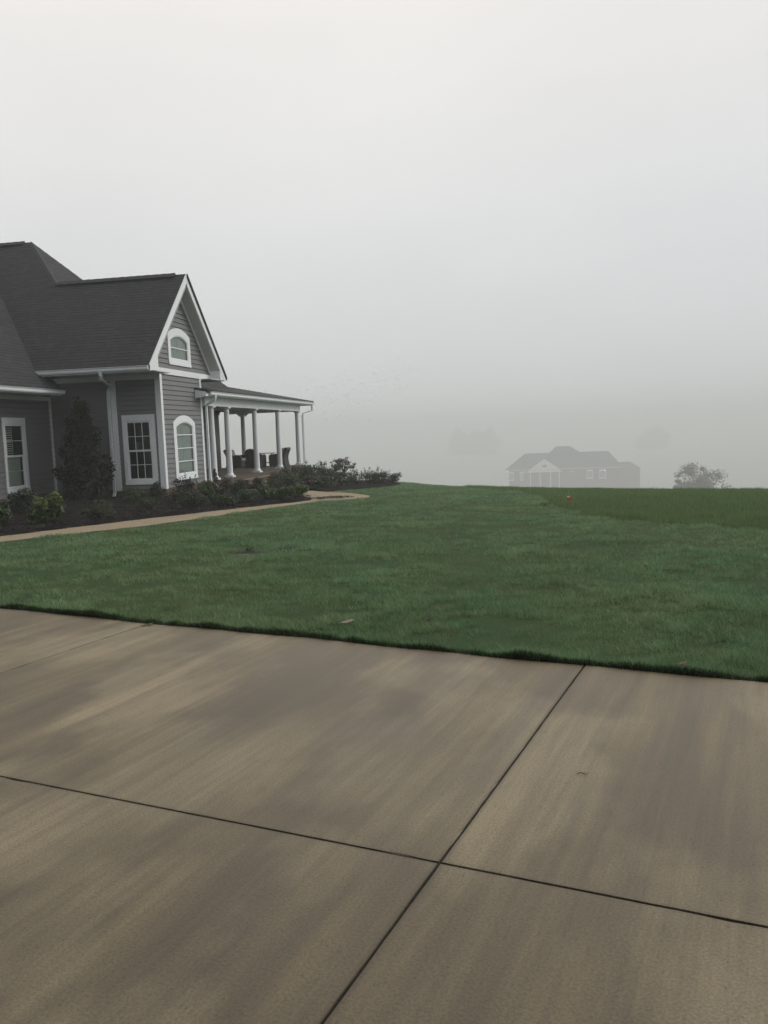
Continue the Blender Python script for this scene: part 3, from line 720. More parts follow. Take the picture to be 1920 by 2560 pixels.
roof([(zP,0,[(-10.5,26.66),(-10.96,26.66),(-10.96,27.27),(-11.82,27.27),(-11.82,32.7),(-20.4,30.8),(-10.5,40.7)]),
      (zQ,0,[(-10.5,40.7),(-20.4,30.8),(-30,30.8),(-30,40.7)])],'porch_roof',.08)
roof([(lambda x,y:2.9+(1.6-y)*.327,0,[(-9.6,1.6),(9.6,1.6),(9.6,-1.6),(-9.6,-1.6)]),(lambda x,y:3.946+(-1.6-y)*.9,0,[(-9.6,-1.6),(9.6,-1.6),(9.6,-5.25),(-9.6,-5.25)]),(lambda x,y:3.32+(y+9.6)*.9,0,[(-9.6,-9.6),(9.6,-9.6),(9.6,-5.25),(-9.6,-5.25)])],'garage_roof')  # overhang added out of view, blocks sky light from the near driveway
# ridge and hip caps
def cap(path,w=.15,h=.035):
    mb=HB()
    for p,q in zip(path[:-1],path[1:]):
        p,q=Vector(p),Vector(q); t=(q-p).normalized(); s=t.cross(Vector((0,0,1))).normalized()
        L=(q-p).length; k=max(1,int(L/.28))
        for i in range(k):
            a=p+(q-p)*(i/k); b=p+(q-p)*((i+1.06)/k)
            up=Vector((0,0,1)); dz=Vector((0,0,-w*.85))
            A=[a+up*(h+.012),a+s*w+dz+up*h,a-s*w+dz+up*h]; B=[b+up*h,b+s*w+dz+up*(h-.006),b-s*w+dz+up*(h-.006)]
            mb.add([tuple(v) for v in A+B],[(0,1,4,3),(0,3,5,2),(0,2,1),(3,4,5)],[(0,0)]*14)
    return mb.build('ridge_cap',M['cap'])
M['cap']=simple('ridge_shingle',(.024,.025,.028),(.050,.051,.055),26,.85,.4)
cap([(-10.95,25.62,6.82),(-15.05,25.62,6.82)],.14,.05); cap([(-17.3,27.5,8.69),(-30,27.5,8.69)],.14,.05)
cap([(-17.04,27.5,8.69),(-15.12,25.66,6.85)],.10,.012); cap([(-17.04,27.5,8.69),(-11.9,32.64,3.55)],.10,.012); cap([(-10.5,40.7,3.2),(-13.9,37.3,3.95)],.10,.012)
# soffits (flat boxes under the eaves)
s=HB(); s.box(-14.0,-10.60,22.62,23.96,3.585,3.615); s.build('soffit',M['soffit'])
boxes('soffit',M['soffit'],(-12.0,-10.60,27.27,28.66,3.585,3.615))
s=HB(); s.box(-14.61,-13.68,12,22.98,3.03,3.06); s.build('soffit',M['soffit'])
# sloping rake soffits behind the rake boards (45 degrees both sides)
for sg in (1,-1):
    e=3.02
    s=HB(); s.extr([(-10.975,YC+sg*.02,6.40),(-10.60,YC+sg*.02,6.40),(-10.60,YC+sg*(e-.42),6.42-e+.42),(-10.975,YC+sg*(e-.42),6.42-e+.42)],(0,0,.03)); s.build('rake_soffit',M['soffit'])
    # rake board: vertical board following the slope
    s=HB(); x0=-10.60
    tp=0 if sg>0 else .115
    s.extr([(x0,YC,6.70+tp),(x0,YC,6.44+tp),(x0,YC+sg*(2.86+tp),3.58),(x0,YC+sg*3.07,3.58),(x0,YC+sg*3.07,3.635+tp)],(.035,0,0)); s.build('rake_board',M['white'])
    # thin batten where the siding meets the soffit
    s=HB(); s.extr([(-10.955,YC+sg*.02,6.40),(-10.955,YC+sg*.02,6.27),(-10.955,YC+sg*2.47,3.82),(-10.955,YC+sg*2.60,3.82)],(.03,0,0)); s.build('rake_trim',M['white'])
    # boxed cornice return
    s=HB(); s.extr([(-10.94,YC+sg*3.03,3.60),(-10.94,YC+sg*2.50,3.60),(-10.94,YC+sg*2.50,4.10),(-10.94,YC+sg*2.80,3.80),(-10.94,YC+sg*3.03,3.66)],(.368,0,0)); s.build('cornice_return',M['white'])
# fascia + gutters
PROF=[(0,0),(.085,0),(.105,.035),(.105,.085),(.13,.12),(.115,.125),(.0,.11)]
f=HB(); f.box(-14.1,-10.6,22.585,22.62,3.56,3.70); f.build('fascia',M['white'])
gt=HB(); gt.prof_sweep(PROF,(-14.12,22.585,3.60),(-10.61,22.585,3.60),(0,-1,0)); gt.build('gutter',M['gutterwhite'])
boxes('fascia',M['white'],(-13.68,-13.645,12,22.98,3.02,3.14),(-14.0,-13.645,22.98,23.01,3.02,3.2))
gt=HB(); gt.prof_sweep(PROF,(-13.645,12,3.045),(-13.645,23.03,3.045),(1,0,0)); gt.build('gutter',M['gutterwhite'])
# porch: beam, ceiling, fascia, gutter, end piece
PB0,PB1=27.30,39.55
s=HB(); s.box(-11.13,-10.87,PB0,PB1,2.70,3.02); s.build('porch_beam',M['white'],bevel=.004)
s=HB(); s.box(-14.64,-11.13,39.29,PB1,2.70,3.02); s.build('porch_beam',M['white'])
s=HB(); s.box(-14.62,-11.13,27.3,39.29,2.86,2.90); s.build('porch_ceiling',M['soffit'])
boxes('soffit',M['soffit'],(-10.87,-10.60,26.70,40.62,3.0,3.03),(-14.6,-10.87,39.55,40.62,3.0,3.03))
boxes('fascia',M['white'],(-10.60,-10.565,26.70,40.65,2.995,3.14),(-26,-10.60,40.62,40.655,2.995,3.14))
f=HB(); f.extr([(-10.955,26.66,2.93),(-10.57,26.66,2.99),(-10.57,26.66,3.16),(-10.955,26.66,3.24)],(0,.04,0)); f.build('fascia_end',M['white'])
gt=HB(); gt.prof_sweep(PROF,(-10.565,26.9,3.03),(-10.565,40.75,3.03),(1,0,0)); gt.build('gutter',M['gutterwhite'])
# downspouts
def spout(path,side,hx=.035):
    d=HB(); d.rect_sweep(path,hx,side); return d.build('downspout',M['gutterwhite'],bevel=.006)
spout([(-12.10,22.52,3.62),(-12.10,22.54,3.50),(-12.14,22.62,3.40),(-12.50,23.80,3.28),(-12.62,23.90,3.14),(-12.64,23.91,2.9),(-12.64,23.91,.02),(-12.64,23.85,-.10),(-12.64,23.74,-.26),(-12.64,23.70,-.27)],(.045,0,0))
spout([(-10.50,27.32,3.04),(-10.50,27.32,2.93),(-10.52,27.32,2.87),(-10.80,27.36,2.74),(-10.86,27.37,2.66),(-10.86,27.37,.20),(-10.83,27.37,.10),(-10.62,27.37,-.12)],(0,.045,0))
spout([(-10.50,40.45,3.04),(-10.50,40.45,2.82),(-10.52,40.42,2.74),(-10.82,39.95,2.62),(-10.86,39.9,2.5),(-10.86,39.9,.12),(-10.82,39.92,0.02),(-10.60,40.0,-.25)],(.03,.03,0))
# porch floor, edge course, steps
s=HB(); s.box(-14.63,-10.80,27.27,39.62,-.08,.09); s.build('porch_floor',M['porchfloor'])
boxes('porch_foundation',M['brick'],(-10.80,-10.72,27.27,39.70,-1.3,.075),(-14.63,-10.80,39.62,39.70,-1.3,.075))
TT=simple('tan_tread',(.15,.12,.085),(.20,.165,.12),7,.85,.2)
for (xa,xb,zt) in ((-10.72,-10.36,-.06),(-10.36,-10.0,-.22)):
    q=HB(); q.box(xa,xb,29.9,33.1,-.95,zt); st_=q.build('step',M['brick'])
    boxes('tread',TT,(xa+.004,xb+.025,29.88,33.12,zt,zt+.022),parent=st_)
# columns
def column(x,y):
    c=HB(); z0=.09
    c.lathe([(.150,.06),(.160,.085),(.150,.115),(.128,.125),(.126,.15),(.118,.16)]+[(.118-.022*(k/8)**1.6,.16+2.24*k/8) for k in range(1,9)]+[(.096,2.42),(.106,2.425),(.106,2.445),(.096,2.45),(.097,2.52),(.125,2.55),(.13,2.565)],(x,y,z0),24)
    o=c.build('column',M['white'],smooth='auto')
    b=HB(); b.box(x-.17,x+.17,y-.17,y+.17,z0,z0+.06); b.build('plinth',M['white'],o,bevel=.004)
    b=HB(); b.box(x-.14,x+.14,y-.14,y+.14,z0+2.565,z0+2.61); b.build('abacus',M['white'],o,bevel=.004)
for yy in (28.12,29.69,32.92,36.15,39.38): column(-11.0,yy)
column(-13.78,39.38); column(-14.62,38.7) if False else None
# capital brackets on the rear column
for sg in (1,-1):
    q=HB(); q.extr([(-13.78+sg*.13,39.36,2.70),(-13.78+sg*.30,39.36,2.70),(-13.78+sg*.13,39.36,2.55)],(0,.1,0)); q.build('bracket',M['white'])

# ---------------------------------------------------------------- porch furniture
def ceiling_fan():
    z=2.86; cx,cy=-12.6,33.0
    f=thing('ceiling_fan','dark ceiling fan hanging under the porch ceiling','ceiling fan',(cx,cy,z))
    m=MB(); m.lathe([(.05,0),(.05,-.04),(.012,-.05),(.012,-.16)],(0,0,0),12); m.build('rod',M['metal'],f)
    m=MB(); m.lathe([(.02,-.15),(.10,-.17),(.11,-.24),(.06,-.28),(.08,-.30),(.05,-.36)],(0,0,0),14); m.build('motor',M['metal'],f,smooth='auto')
    for k in range(5):
        a=2*math.pi*k/5+.3; m=MB(); c,s_=math.cos(a),math.sin(a)
        def xf(u,v,w_): return (u*c-v*s_,u*s_+v*c,-.20+w_+v*.25)
        m.xf=xf; m.box(.09,.18,-.015,.015,-.004,.004); m.box(.16,.64,-.065,.065,-.005,.005); m.build('blade',M['metal'],f)
ceiling_fan()
def wing_chair(x,y,rz,label):
    """barrel wicker armchair, seen from outside: flared rolled back, round arms. local +x is forward"""
    t=thing('wicker_chair',label,'chair',(x,y,.09),'wicker chairs on the porch',rz)
    # wraparound shell: half ring plan, height falls from back to the arm fronts
    m=MB(); n=28; vs=[]; fs=[]
    for i in range(n+1):
        a=math.pi*(-.5+i/n)           # -90..90 about the back (-x)
        s=abs(a)/(math.pi/2)
        ext=.0
        top=.90-.30*min(1,(s/.78)**2.0) if s<.8 else .60
        px=-.36*math.cos(a); py=.42*math.sin(a)
        if s>.999: px=.0
        for (z,o) in ((0,0.0),(.22,-.02),(.45,.0),(top-.10,.035*(1-s)),(top-.02,.085*(1-s)+.03),(top+.01,.05*(1-s)+.02),(top-.03,-.02),(top-.12,-.06),(.30,-.08),(.0,-.08)):
            r=1+o/.4
            vs.append((px*r,py*r,z))
    k=10
    for i in range(n):
        for j in range(k-1): fs.append((i*k+j,(i+1)*k+j,(i+1)*k+j+1,i*k+j+1))
    m.add(vs,fs); m.build('back',M['wicker'],t,smooth='auto')
    for sg in (1,-1):
        m=MB(); prof=[(0,0),(.40,0),(.42,.40),(.41,.52),(.37,.58),(.30,.61),(0,.61)]
        m.extr([(p,sg*.42-sg*.09,q) for p,q in prof],(0,sg*.09,0)); m.build('arm',M['wicker'],t,bevel=.02)
    m=MB(); m.box(-.32,.40,-.34,.34,.04,.33); m.build('seat',M['wicker'],t,bevel=.02)
    m=MB(); m.box(-.26,.42,-.32,.32,.335,.46); m.build('seat_cushion',M['cushion'],t,bevel=.04)
    m=MB(); m.extr([(-.30,-.24,.46),(-.16,-.24,.46),(-.22,-.24,.86),(-.33,-.24,.88)],(0,.48,0)); m.build('pillow',M['cushion'],t,bevel=.05)
    for sx in (-.26,.34):
        for sy in (-.34,.34):
            m=MB(); m.box(sx-.03,sx+.03,sy-.03,sy+.03,0,.06); m.build('foot',M['wicker'],t)
    return t
def curl_chair(x,y,rz,label):
    """high-backed wicker armchair with a back that sweeps up into a rolled top; local +x is forward"""
    t=thing('wicker_chair',label,'chair',(x,y,.09),'wicker chairs on the porch',rz)
    m=MB(); m.extr([(-.34,-.36,0),(-.40,-.36,0),(-.345,-.36,.18),(-.325,-.36,.42),(-.37,-.36,.60),(-.44,-.36,.74),(-.47,-.36,.82),(-.455,-.36,.875),(-.41,-.36,.90),(-.36,-.36,.885),(-.335,-.36,.83),(-.33,-.36,.76),(-.25,-.36,.58),(-.21,-.36,.40),(-.20,-.36,.04)],(0,.72,0)); m.build('back',M['wicker'],t,bevel=.012)
    for sg in (1,-1):
        m=MB(); m.extr([(-.30,sg*.42-sg*.10,.0),(.40,sg*.42-sg*.10,.0),(.43,sg*.42-sg*.10,.18),(.43,sg*.42-sg*.10,.48),(.40,sg*.42-sg*.10,.56),(.33,sg*.42-sg*.10,.60),(.0,sg*.42-sg*.10,.60),(-.28,sg*.42-sg*.10,.64)],(0,sg*.10,0)); m.build('arm',M['wicker'],t,bevel=.02)
    m=MB(); m.box(-.22,.40,-.31,.31,.03,.32); m.build('seat',M['wicker'],t,bevel=.02)
    m=MB(); m.box(-.2,.43,-.30,.30,.325,.45); m.build('seat_cushion',M['cushion'],t,bevel=.04)
    m=MB(); m.extr([(-.18,-.30,.48),(-.06,-.30,.50),(-.14,-.30,.84),(-.24,-.30,.89),(-.31,-.30,.86),(-.27,-.30,.64)],(0,.60,0)); m.build('pillow',M['cushion'],t,bevel=.05)
    return t
wing_chair(-12.72,37.75,R(82),'dark barrel wicker chair on the porch turned with its rounded back to the driveway')
curl_chair(-11.72,38.55,R(180),'dark wicker chair with rolled back and pale pillow, near the far corner column')
curl_chair(-13.92,38.45,R(0),'dark wicker chair half hidden behind the second porch column, facing right')
tb=thing('side_table','thin legged dark side table between the wicker chairs on the porch','table',(-12.45,38.95,.09))
m=MB(); m.box(-.34,.34,-.22,.22,.63,.66); m.build('table_top',M['metal'],tb)
for sx in (-.24,.24):
    for sy in (-.17,.17):
        m=MB(); m.box(sx-.016,sx+.016,sy-.016,sy+.016,0,.63); m.build('leg',M['metal'],tb)
for sy in (-.17,.17):
    m=MB(); m.box(-.224,.224,sy-.012,sy+.012,.17,.20); m.build('stretcher',M['metal'],tb)
# planter by the porch wall, just right of the house corner
pl=thing('planter','dark planter with a small leafy plant standing on the porch behind the first column','planter',(-11.75,29.0,.09))
m=MB(); m.lathe([(.12,0),(.17,.30),(.19,.34),(.17,.345),(.16,.30)],(0,0,0),16); m.build('pot',simple('rust_pot',(.07,.03,.022),(.10,.045,.035),6,.7,.2),pl,smooth='auto')

# ---------------------------------------------------------------- plants
def leaf_cloud(centers,radii,n,size,flat=.3,shell=.55,seedn=0,aspect=.45,up=.5):
    """n leaf quads spread over lumps; returns (n,4,3) + tint"""
    r=rng; c=np.asarray(centers); rad=np.asarray(radii)
    if rad.ndim==1: rad=np.repeat(rad[:,None],3,1)
    vol=rad[:,0]*rad[:,1]; i=r.choice(len(c),n,p=vol/vol.sum())
    d=r.normal(size=(n,3)); d/=np.linalg.norm(d,axis=1)[:,None]
    rr_=(shell+(1-shell)*r.random(n))*np.where(r.random(n)<.06,1.12,1)
    p=c[i]+d*rad[i]*rr_[:,None]
    nrm=d*.7+r.normal(size=(n,3))*.55+np.array([0,0,up]); nrm/=np.linalg.norm(nrm,axis=1)[:,None]
    t=r.normal(size=(n,3)); t-=nrm*np.sum(t*nrm,1)[:,None]; t/=np.linalg.norm(t,axis=1)[:,None]
    b=np.cross(nrm,t); s=size*r.uniform(.6,1.35,n)[:,None]
    q=np.stack([p-t*s,p+b*s*aspect+nrm*s*.12,p+t*s,p-b*s*aspect+nrm*s*.12],1)
    lump=r.random(len(c)); tint=np.clip(.32*r.random(n)+.36*lump[i]+.30*(d[:,2]*.5+.5)*r.random(n)*1.3,0,1)
    return q,tint
def shrub(kind,x,y,rad,h,label,leaf=.030,n=900,flowers=0,fcol='flower',lumps=11,flat=1.,name='shrub',cat='shrub',tall=1.0,stems=6,group='shrubs in the garden beds',loose=0.):
    rad*=1.16; n=int(n*1.35); h*=1.04; z=float(ground_z(x,y))+.07
    t=thing(name,label,cat,(x,y,z),group)
    cs=[];rs=[]
    for k in range(lumps):
        a=rng.uniform(0,6.28); q=math.sqrt(rng.random())*.72
        zz=rng.uniform(.25,.82)*h; prof=math.sqrt(max(.08,1-((zz/h-.42)/.62)**2))
        lr=rad*rng.uniform(.26,.46)
        cs.append((rad*q*prof*math.cos(a),rad*q*prof*math.sin(a),zz)); rs.append((lr,lr,min(lr,h*.24)*rng.uniform(.8,1.1)))
    cs.append((0,0,h*.45)); rs.append((rad*.55,rad*.55,h*.40))
    if loose:
        for k in range(int(loose)):
            a=rng.uniform(0,6.28); cs.append((rad*.7*math.cos(a),rad*.7*math.sin(a),h*rng.uniform(.75,1.05))); rs.append((rad*.10,rad*.10,h*.10))
    q,ti=leaf_cloud(cs,rs,n,leaf)
    q[...,2]=np.maximum(q[...,2],.0)
    np_mesh('foliage',q,4,LEAF[kind],t,ti)
    m=MB()
    for k in range(stems):
        c=cs[k%len(cs)]; m.tube([(0.02*k-.05,0,-.08),(c[0]*.4,c[1]*.4,c[2]*.5),tuple(c)],[.010,.007,.003],5)
    if loose:
        for c in cs[-int(loose):]: m.tube([(0,0,0),(c[0]*.5,c[1]*.5,c[2]*.55),tuple(c)],[.008,.006,.003],5)
    m.build('stem',M['bark'],t)
    if flowers:
        d=rng.normal(size=(flowers,3)); d[:,2]=np.abs(d[:,2])*.7+.1; d[:,1]-=.3; d/=np.linalg.norm(d,axis=1)[:,None]
        p=np.array([0,0,h*.45])+d*np.array([rad*.95,rad*.95,h*.53]); s=rng.uniform(.014,.026,flowers)
        for pp,dd,ss in zip(p,d,s):
            Q=[]
            for k in range(3):
                a=rng.normal(size=3); a-=dd*a.dot(dd)*.6; a/=np.linalg.norm(a); b=np.cross(dd,a); Q.append([-a*ss,b*ss*.8,a*ss,-b*ss*.8])
            fo_=np_mesh('flower',np.array(Q),4,M[fcol],t); fo_.location=tuple(pp)
    return t
SH=[ # kind,x,y,rad,h,label,opts
 ('mid',-10.36,14.92,.20,.52,'leafy green shrub cut off by the left frame edge, nearest to the driveway',dict(leaf=.05,n=500)),
 ('dark',-11.75,17.68,.42,.60,'wide dark green shrub directly below the left wing window',dict(leaf=.035,n=1300)),
 ('lime',-9.40,14.95,.31,.58,'lime leaved hydrangea shrub in front of the magnolia',dict(leaf=.058,n=900,lumps=13)),
 ('olive',-8.67,15.78,.30,.36,'low sprawling olive shrub at the right foot of the magnolia',dict(leaf=.026,n=900,loose=6)),
 ('mid',-10.45,20.62,.32,.42,'low green shrub right beside the bottom of the white downspout',dict(leaf=.03)),
 ('dark',-10.07,21.26,.24,.54,'rounded dark green shrub under the corner board by the twelve pane window',dict(leaf=.026,n=1100)),
 ('olive',-8.41,17.42,.32,.34,'low thin yellowish shrub near the path in front of the twelve pane window',dict(leaf=.024,n=650,loose=8)),
 ('brown',-8.72,19.30,.30,.40,'low brownish twiggy shrub right of the round dark shrub',dict(leaf=.02,n=650,loose=8)),
 ('plum',-9.30,21.64,.34,.64,'dark plum leaved shrub under the tall arched window',dict(leaf=.03,n=900,loose=7)),
 ('dark',-7.61,18.06,.38,.42,'low dark sprawling shrub in front of the plum leaved shrub',dict(leaf=.026,n=1000,loose=5)),
 ('bright',-8.72,21.60,.25,.55,'rounded bright green shrub at the foot of the porch corner downspout',dict(leaf=.026,n=1000)),
 ('brown',-8.36,22.14,.25,.60,'reddish brown rose shrub between the small conifer and the porch steps',dict(leaf=.024,n=650,flowers=4,fcol='flowerpink',loose=5)),
 ('dark',-7.83,21.60,.28,.52,'dark green shrub just left of the porch steps',dict(leaf=.026,n=1000)),
 ('dark',-7.09,18.60,.36,.32,'low very dark shrub beside the path, left of the white flowered shrubs',dict(leaf=.026,n=900,flowers=3)),
 ('mid',-6.81,19.52,.32,.34,'low dark green shrub at the bed edge right before the first white flowered shrub',dict(leaf=.026,n=900)),
 ('dark',-8.05,23.98,.22,.54,'upright dark evergreen shrub in front of the porch steps',dict(leaf=.022,n=1000,tall=1.3)),
 ('bright',-6.60,20.32,.24,.38,'leftmost of three bright green rose shrubs with white flowers by the path',dict(leaf=.034,n=800,flowers=5)),
 ('bright',-6.23,20.54,.30,.38,'middle one of three bright green rose shrubs with white flowers by the path',dict(leaf=.034,n=900,flowers=6)),
 ('bright',-6.10,21.66,.28,.36,'rightmost of three bright green rose shrubs with white flowers, at the bed tip',dict(leaf=.032,n=900,flowers=7)),
 ('olive',-8.62,27.42,.36,.58,'olive green shrub against the porch edge below the third column',dict(leaf=.03,n=1000,flowers=3,fcol='flowerpink')),
 ('mid',-8.53,28.74,.38,.60,'green shrub against the porch edge below the fourth column',dict(leaf=.03,n=1100)),
 ('brown',-7.94,25.86,.24,.31,'small brownish shrub behind the white flowered rose shrubs',dict(leaf=.024,n=600,flowers=4,fcol='flowerpink')),
 ('dark',-7.51,25.90,.30,.42,'low dark green shrub beside the walkway behind the white flowered roses',dict(leaf=.026,n=900,flowers=3)),
 ('bright',-9.22,33.76,.28,.86,'tall bright green leafy plant at the foot of the far porch column',dict(leaf=.05,n=600,loose=7)),
 ('mid',-8.07,31.44,.48,.84,'large loose green shrub just right of the far porch column',dict(leaf=.036,n=1300,loose=8)),
 ('olive',-9.75,32.7,.46,.80,'olive green shrub pressed against the porch edge just right of the steps',dict(leaf=.032,n=1300)),
 ('mid',-9.75,34.4,.46,.86,'second green shrub along the porch edge right of the steps',dict(leaf=.032,n=1300,flowers=2)),
 ('olive',-9.7,36.3,.50,.92,'tall olive shrub along the porch edge before the far column',dict(leaf=.034,n=1300)),
 ('brown',-7.24,27.22,.30,.47,'pinkish brown rose shrub left of the low white flowered rose',dict(leaf=.026,n=800,flowers=9,fcol='flowerpink')),
 ('dark',-7.40,30.86,.50,.82,'big dark green shrub standing left of the little maple',dict(leaf=.034,n=1300,loose=6)),
 ('mid',-6.83,27.42,.42,.42,'low green rose shrub with a few white flowers at the walkway bend',dict(leaf=.03,n=1000,flowers=8)),
 ('dark',-6.68,29.30,.46,.52,'low dark green shrub in front of the little maple trunk',dict(leaf=.03,n=1000,flowers=3,fcol='flowerpink')),
 ('dark',-6.51,31.32,.50,.58,'rounded dark shrub just right of the little maple',dict(leaf=.03,n=1000,loose=5)),
 ('dark',-6.27,32.78,.48,.62,'dark shrub with upright twigs, third from the right end of the far bed',dict(leaf=.03,n=1000,loose=10)),
 ('dark',-5.93,33.58,.46,.54,'dark shrub second from the right end of the far bed',dict(leaf=.03,n=1000,loose=7)),
 ('plum',-5.69,35.06,.42,.42,'last low dark shrub at the right tip of the far bed',dict(leaf=.03,n=900,loose=7)),
]
for k,x,y,rd,h,lab,o in SH: shrub(k,x,y,rd,h,lab,**o)
# small conifer by the porch corner
def conifer(x,y,rad,h,label):
    z=float(ground_z(x,y))+.06; t=thing('dwarf_conifer',label,'conifer',(x,y,z),'shrubs in the garden beds')
    m=MB(); m.tube([(0,0,-.08),(0,0,h*.6),(0,0,h)],[.02,.012,.003],6); m.build('trunk',M['bark'],t)
    Q=[];TI=[]
    for k in range(1500):
        f=rng.random()**1.5; zz=.06+f*(h-.06); tier=.72+.28*abs(math.sin(zz*22)); rr_=rad*(1-f)*tier*math.sqrt(rng.random())+.006; a=rng.uniform(0,6.28)
        p=np.array([rr_*math.cos(a),rr_*math.sin(a),zz]); dd=np.array([math.cos(a),math.sin(a),.35]); s=rng.uniform(.022,.045); b=np.array([-math.sin(a),math.cos(a),rng.normal()*.5])*s*.28
        Q.append([p-dd*s*.5,p+b,p+dd*s,p-b]); TI.append(rng.random()*.6+.4*(rr_/(rad+.01)))
    np_mesh('foliage',np.array(Q),4,LEAF['spruce'],t,TI)
conifer(-9.44,24.16,.21,.80,'small pointed dwarf conifer in front of the first porch column')
# columnar magnolia against the grey wall
def magnolia(x,y):
    z=float(ground_z(x,y))+.05; h=3.13; t=thing('magnolia_tree','tall dark conical magnolia tree against the grey side wall','tree',(x,y,z))
    m=MB(); m.tube([(0,0,-.1),(.03,.02,1.0),(-.02,0,2.0),(-.06,0,3.0)],[.06,.045,.03,.008],8)
    br=[]
    for k in range(34):
        f=rng.random()*.88+.06; zz=.12+f*(h-.3); a=rng.uniform(0,6.28); rr_=.98*(1-f)**.75*rng.uniform(.8,1.0)*(.72+.28*min(1,f*5)); p=(rr_*math.cos(a)*.92,rr_*math.sin(a)*.92,zz+.15); br.append(p)
        m.tube([(0,0,zz-.1),(p[0]*.5,p[1]*.5,zz),p],[.016,.010,.004],5)
    m.build('trunk',M['bark'],t)
    cs=[];rs=[]
    for p in br: cs.append(p); q=rng.uniform(.13,.24); rs.append((q,q,q*1.15))
    for k in range(16):
        f=k/16; cs.append((-.04*f,0,.15+f*(h-.35))); q=.70*(1-f)**.6*.9+.05; rs.append((q,q,.24))
    cs.append((-.07,0,h-.12)); rs.append((.07,.07,.16)); cs.append((.02,0,h-.36)); rs.append((.13,.13,.16))
    q,ti=leaf_cloud(cs,rs,11000,.080,shell=.35,aspect=.36,up=.25); q[...,2]=np.maximum(q[...,2],0)
    np_mesh('foliage',q,4,LEAF['magnolia'],t,ti)
    # a few yellowed leaves and pale buds
    m=[]
    for k in range(6):
        a=rng.uniform(3.6,6.0); zz=rng.uniform(1.3,2.4); rr_=.62*(1-zz/h)**.6+.10; p=np.array([rr_*math.cos(a),rr_*math.sin(a),zz]); d=rng.normal(size=3); d/=np.linalg.norm(d); b=np.cross(d,[.3,.5,.8]); s=.055 if k else .085; m.append([p-d*s,p+b*s*.4,p+d*s,p-b*s*.4])
    np_mesh('yellow_leaves',np.array(m),4,simple('yellow_leaf',(.26,.17,.07),(.32,.22,.11),20,.6,0),t)
magnolia(-12.96,22.75)
def limb_tree(name,label,cat,x,y,h,cr,kind,trunk_h,leaf,n,group=None,lumps=26,zsc=.6,zoff=.06,gap=.45,lean=0.,tr=.06,elmin=-.28):
    z=float(ground_z(x,y))+zoff; t=thing(name,label,cat,(x,y,z),group)
    m=MB(); m.tube([(0,0,-.15),(lean*.3,.0,trunk_h*.5),(lean,0,trunk_h)],[tr*1.25,tr,tr*.8],8)
    cs=[];rs=[]
    for k in range(lumps):
        a=rng.uniform(0,6.28); el=rng.uniform(elmin,1.0); q=rng.uniform(.45,.95)
        p=(lean+cr*q*math.cos(a)*math.cos(el*1.3),cr*q*math.sin(a)*math.cos(el*1.3),trunk_h+(h-trunk_h)*(.30+.62*el*q+.0)); cs.append(p)
        r_=cr*rng.uniform(.16,.30); rs.append((r_,r_,r_*zsc))
        if k%2==0: m.tube([(lean,0,trunk_h*.92),(lean+(p[0]-lean)*.45,p[1]*.45,trunk_h+(p[2]-trunk_h)*.6),p],[tr*.5,tr*.3,tr*.1],5)
    m.build('trunk',M['bark'],t)
    q,ti=leaf_cloud(cs,rs,n,leaf,shell=gap,aspect=.5); np_mesh('crown',q,4,LEAF[kind],t,ti)
limb_tree('japanese_maple','little umbrella shaped brownish maple rising above the shrubs at the bed','tree',-7.95,35.6,1.36,.62,'maple',.50,.034,1700,None,34,.55,.05,.45,.03,.03,-.45)

# ---------------------------------------------------------------- small things on the lawn
def curled_leaf(x,y,s,rz,mat,label,z0=.05,curl=1.2):
    z=float(ground_z(x,y))+z0; m=MB(); n=9; k=7; vs=[]
    for i in range(n):
        u=i/(n-1)*2-1; wd=.42*(1-u*u)**.7+.01
        for j in range(k):
            v=j/(k-1)*2-1; a=v*curl; vs.append((u*s,math.sin(a)*wd*s/curl*1.1,(1-math.cos(a))*wd*s*.8+.18*s*u*u+.05*s*math.sin(3*u+v)))
    m.add(vs,[(i*k+j,(i+1)*k+j,(i+1)*k+j+1,i*k+j+1) for i in range(n-1) for j in range(k-1)])
    m.tube([(-s,0,.18*s),(-s*1.25,.02*s,.25*s)],.012*s+.001,5)
    o=m.build('fallen_leaf',mat,smooth=True); o.location=(x,y,z); o.rotation_euler=(R(12),R(-8),rz)
    o.modifiers.new('thick','SOLIDIFY').thickness=.0025
    tag(o,label,'leaf'); return o
curled_leaf(-1.50,6.62,.062,.2,simple('pale_dead_leaf',(.26,.21,.17),(.36,.31,.26),30,.7,.2),'curled pale brown dead leaf lying on the lawn near the driveway edge')
curled_leaf(-.83,6.70,.036,1.0,simple('dark_dead_leaf',(.018,.015,.012),(.04,.03,.022),30,.8,.2),'small dark dead leaf on the lawn right of the pale curled leaf')
curled_leaf(.97,5.50,.030,.4,simple('orange_dead_leaf',(.20,.10,.055),(.26,.14,.08),30,.7,.2),'tiny orange dead leaf on the grass beside the right driveway edge')
curled_leaf(-3.26,6.58,.05,.5,simple('brown_dead_leaf',(.07,.05,.03),(.11,.08,.05),30,.8,.2),'thin brown leaf lying on the driveway joint at the lawn edge',.035,.4)
def twig(x,y,l,rz,label):
    m=MB(); m.tube([(-l/2,0,.004),(-l*.1,.006,.008),(l*.2,-.004,.006),(l/2,.008,.005)],[.0018,.0022,.002,.001],5); m.tube([(l*.1,0,.006),(l*.25,.02,.008)],[.0015,.0008],5)
    o=m.build('twig',M['bark']); o.location=(x,y,.001); o.rotation_euler=(0,0,rz); tag(o,label,'twig')
twig(.22,3.74,.05,-.1,'short dark twig lying on the right hand driveway slab')
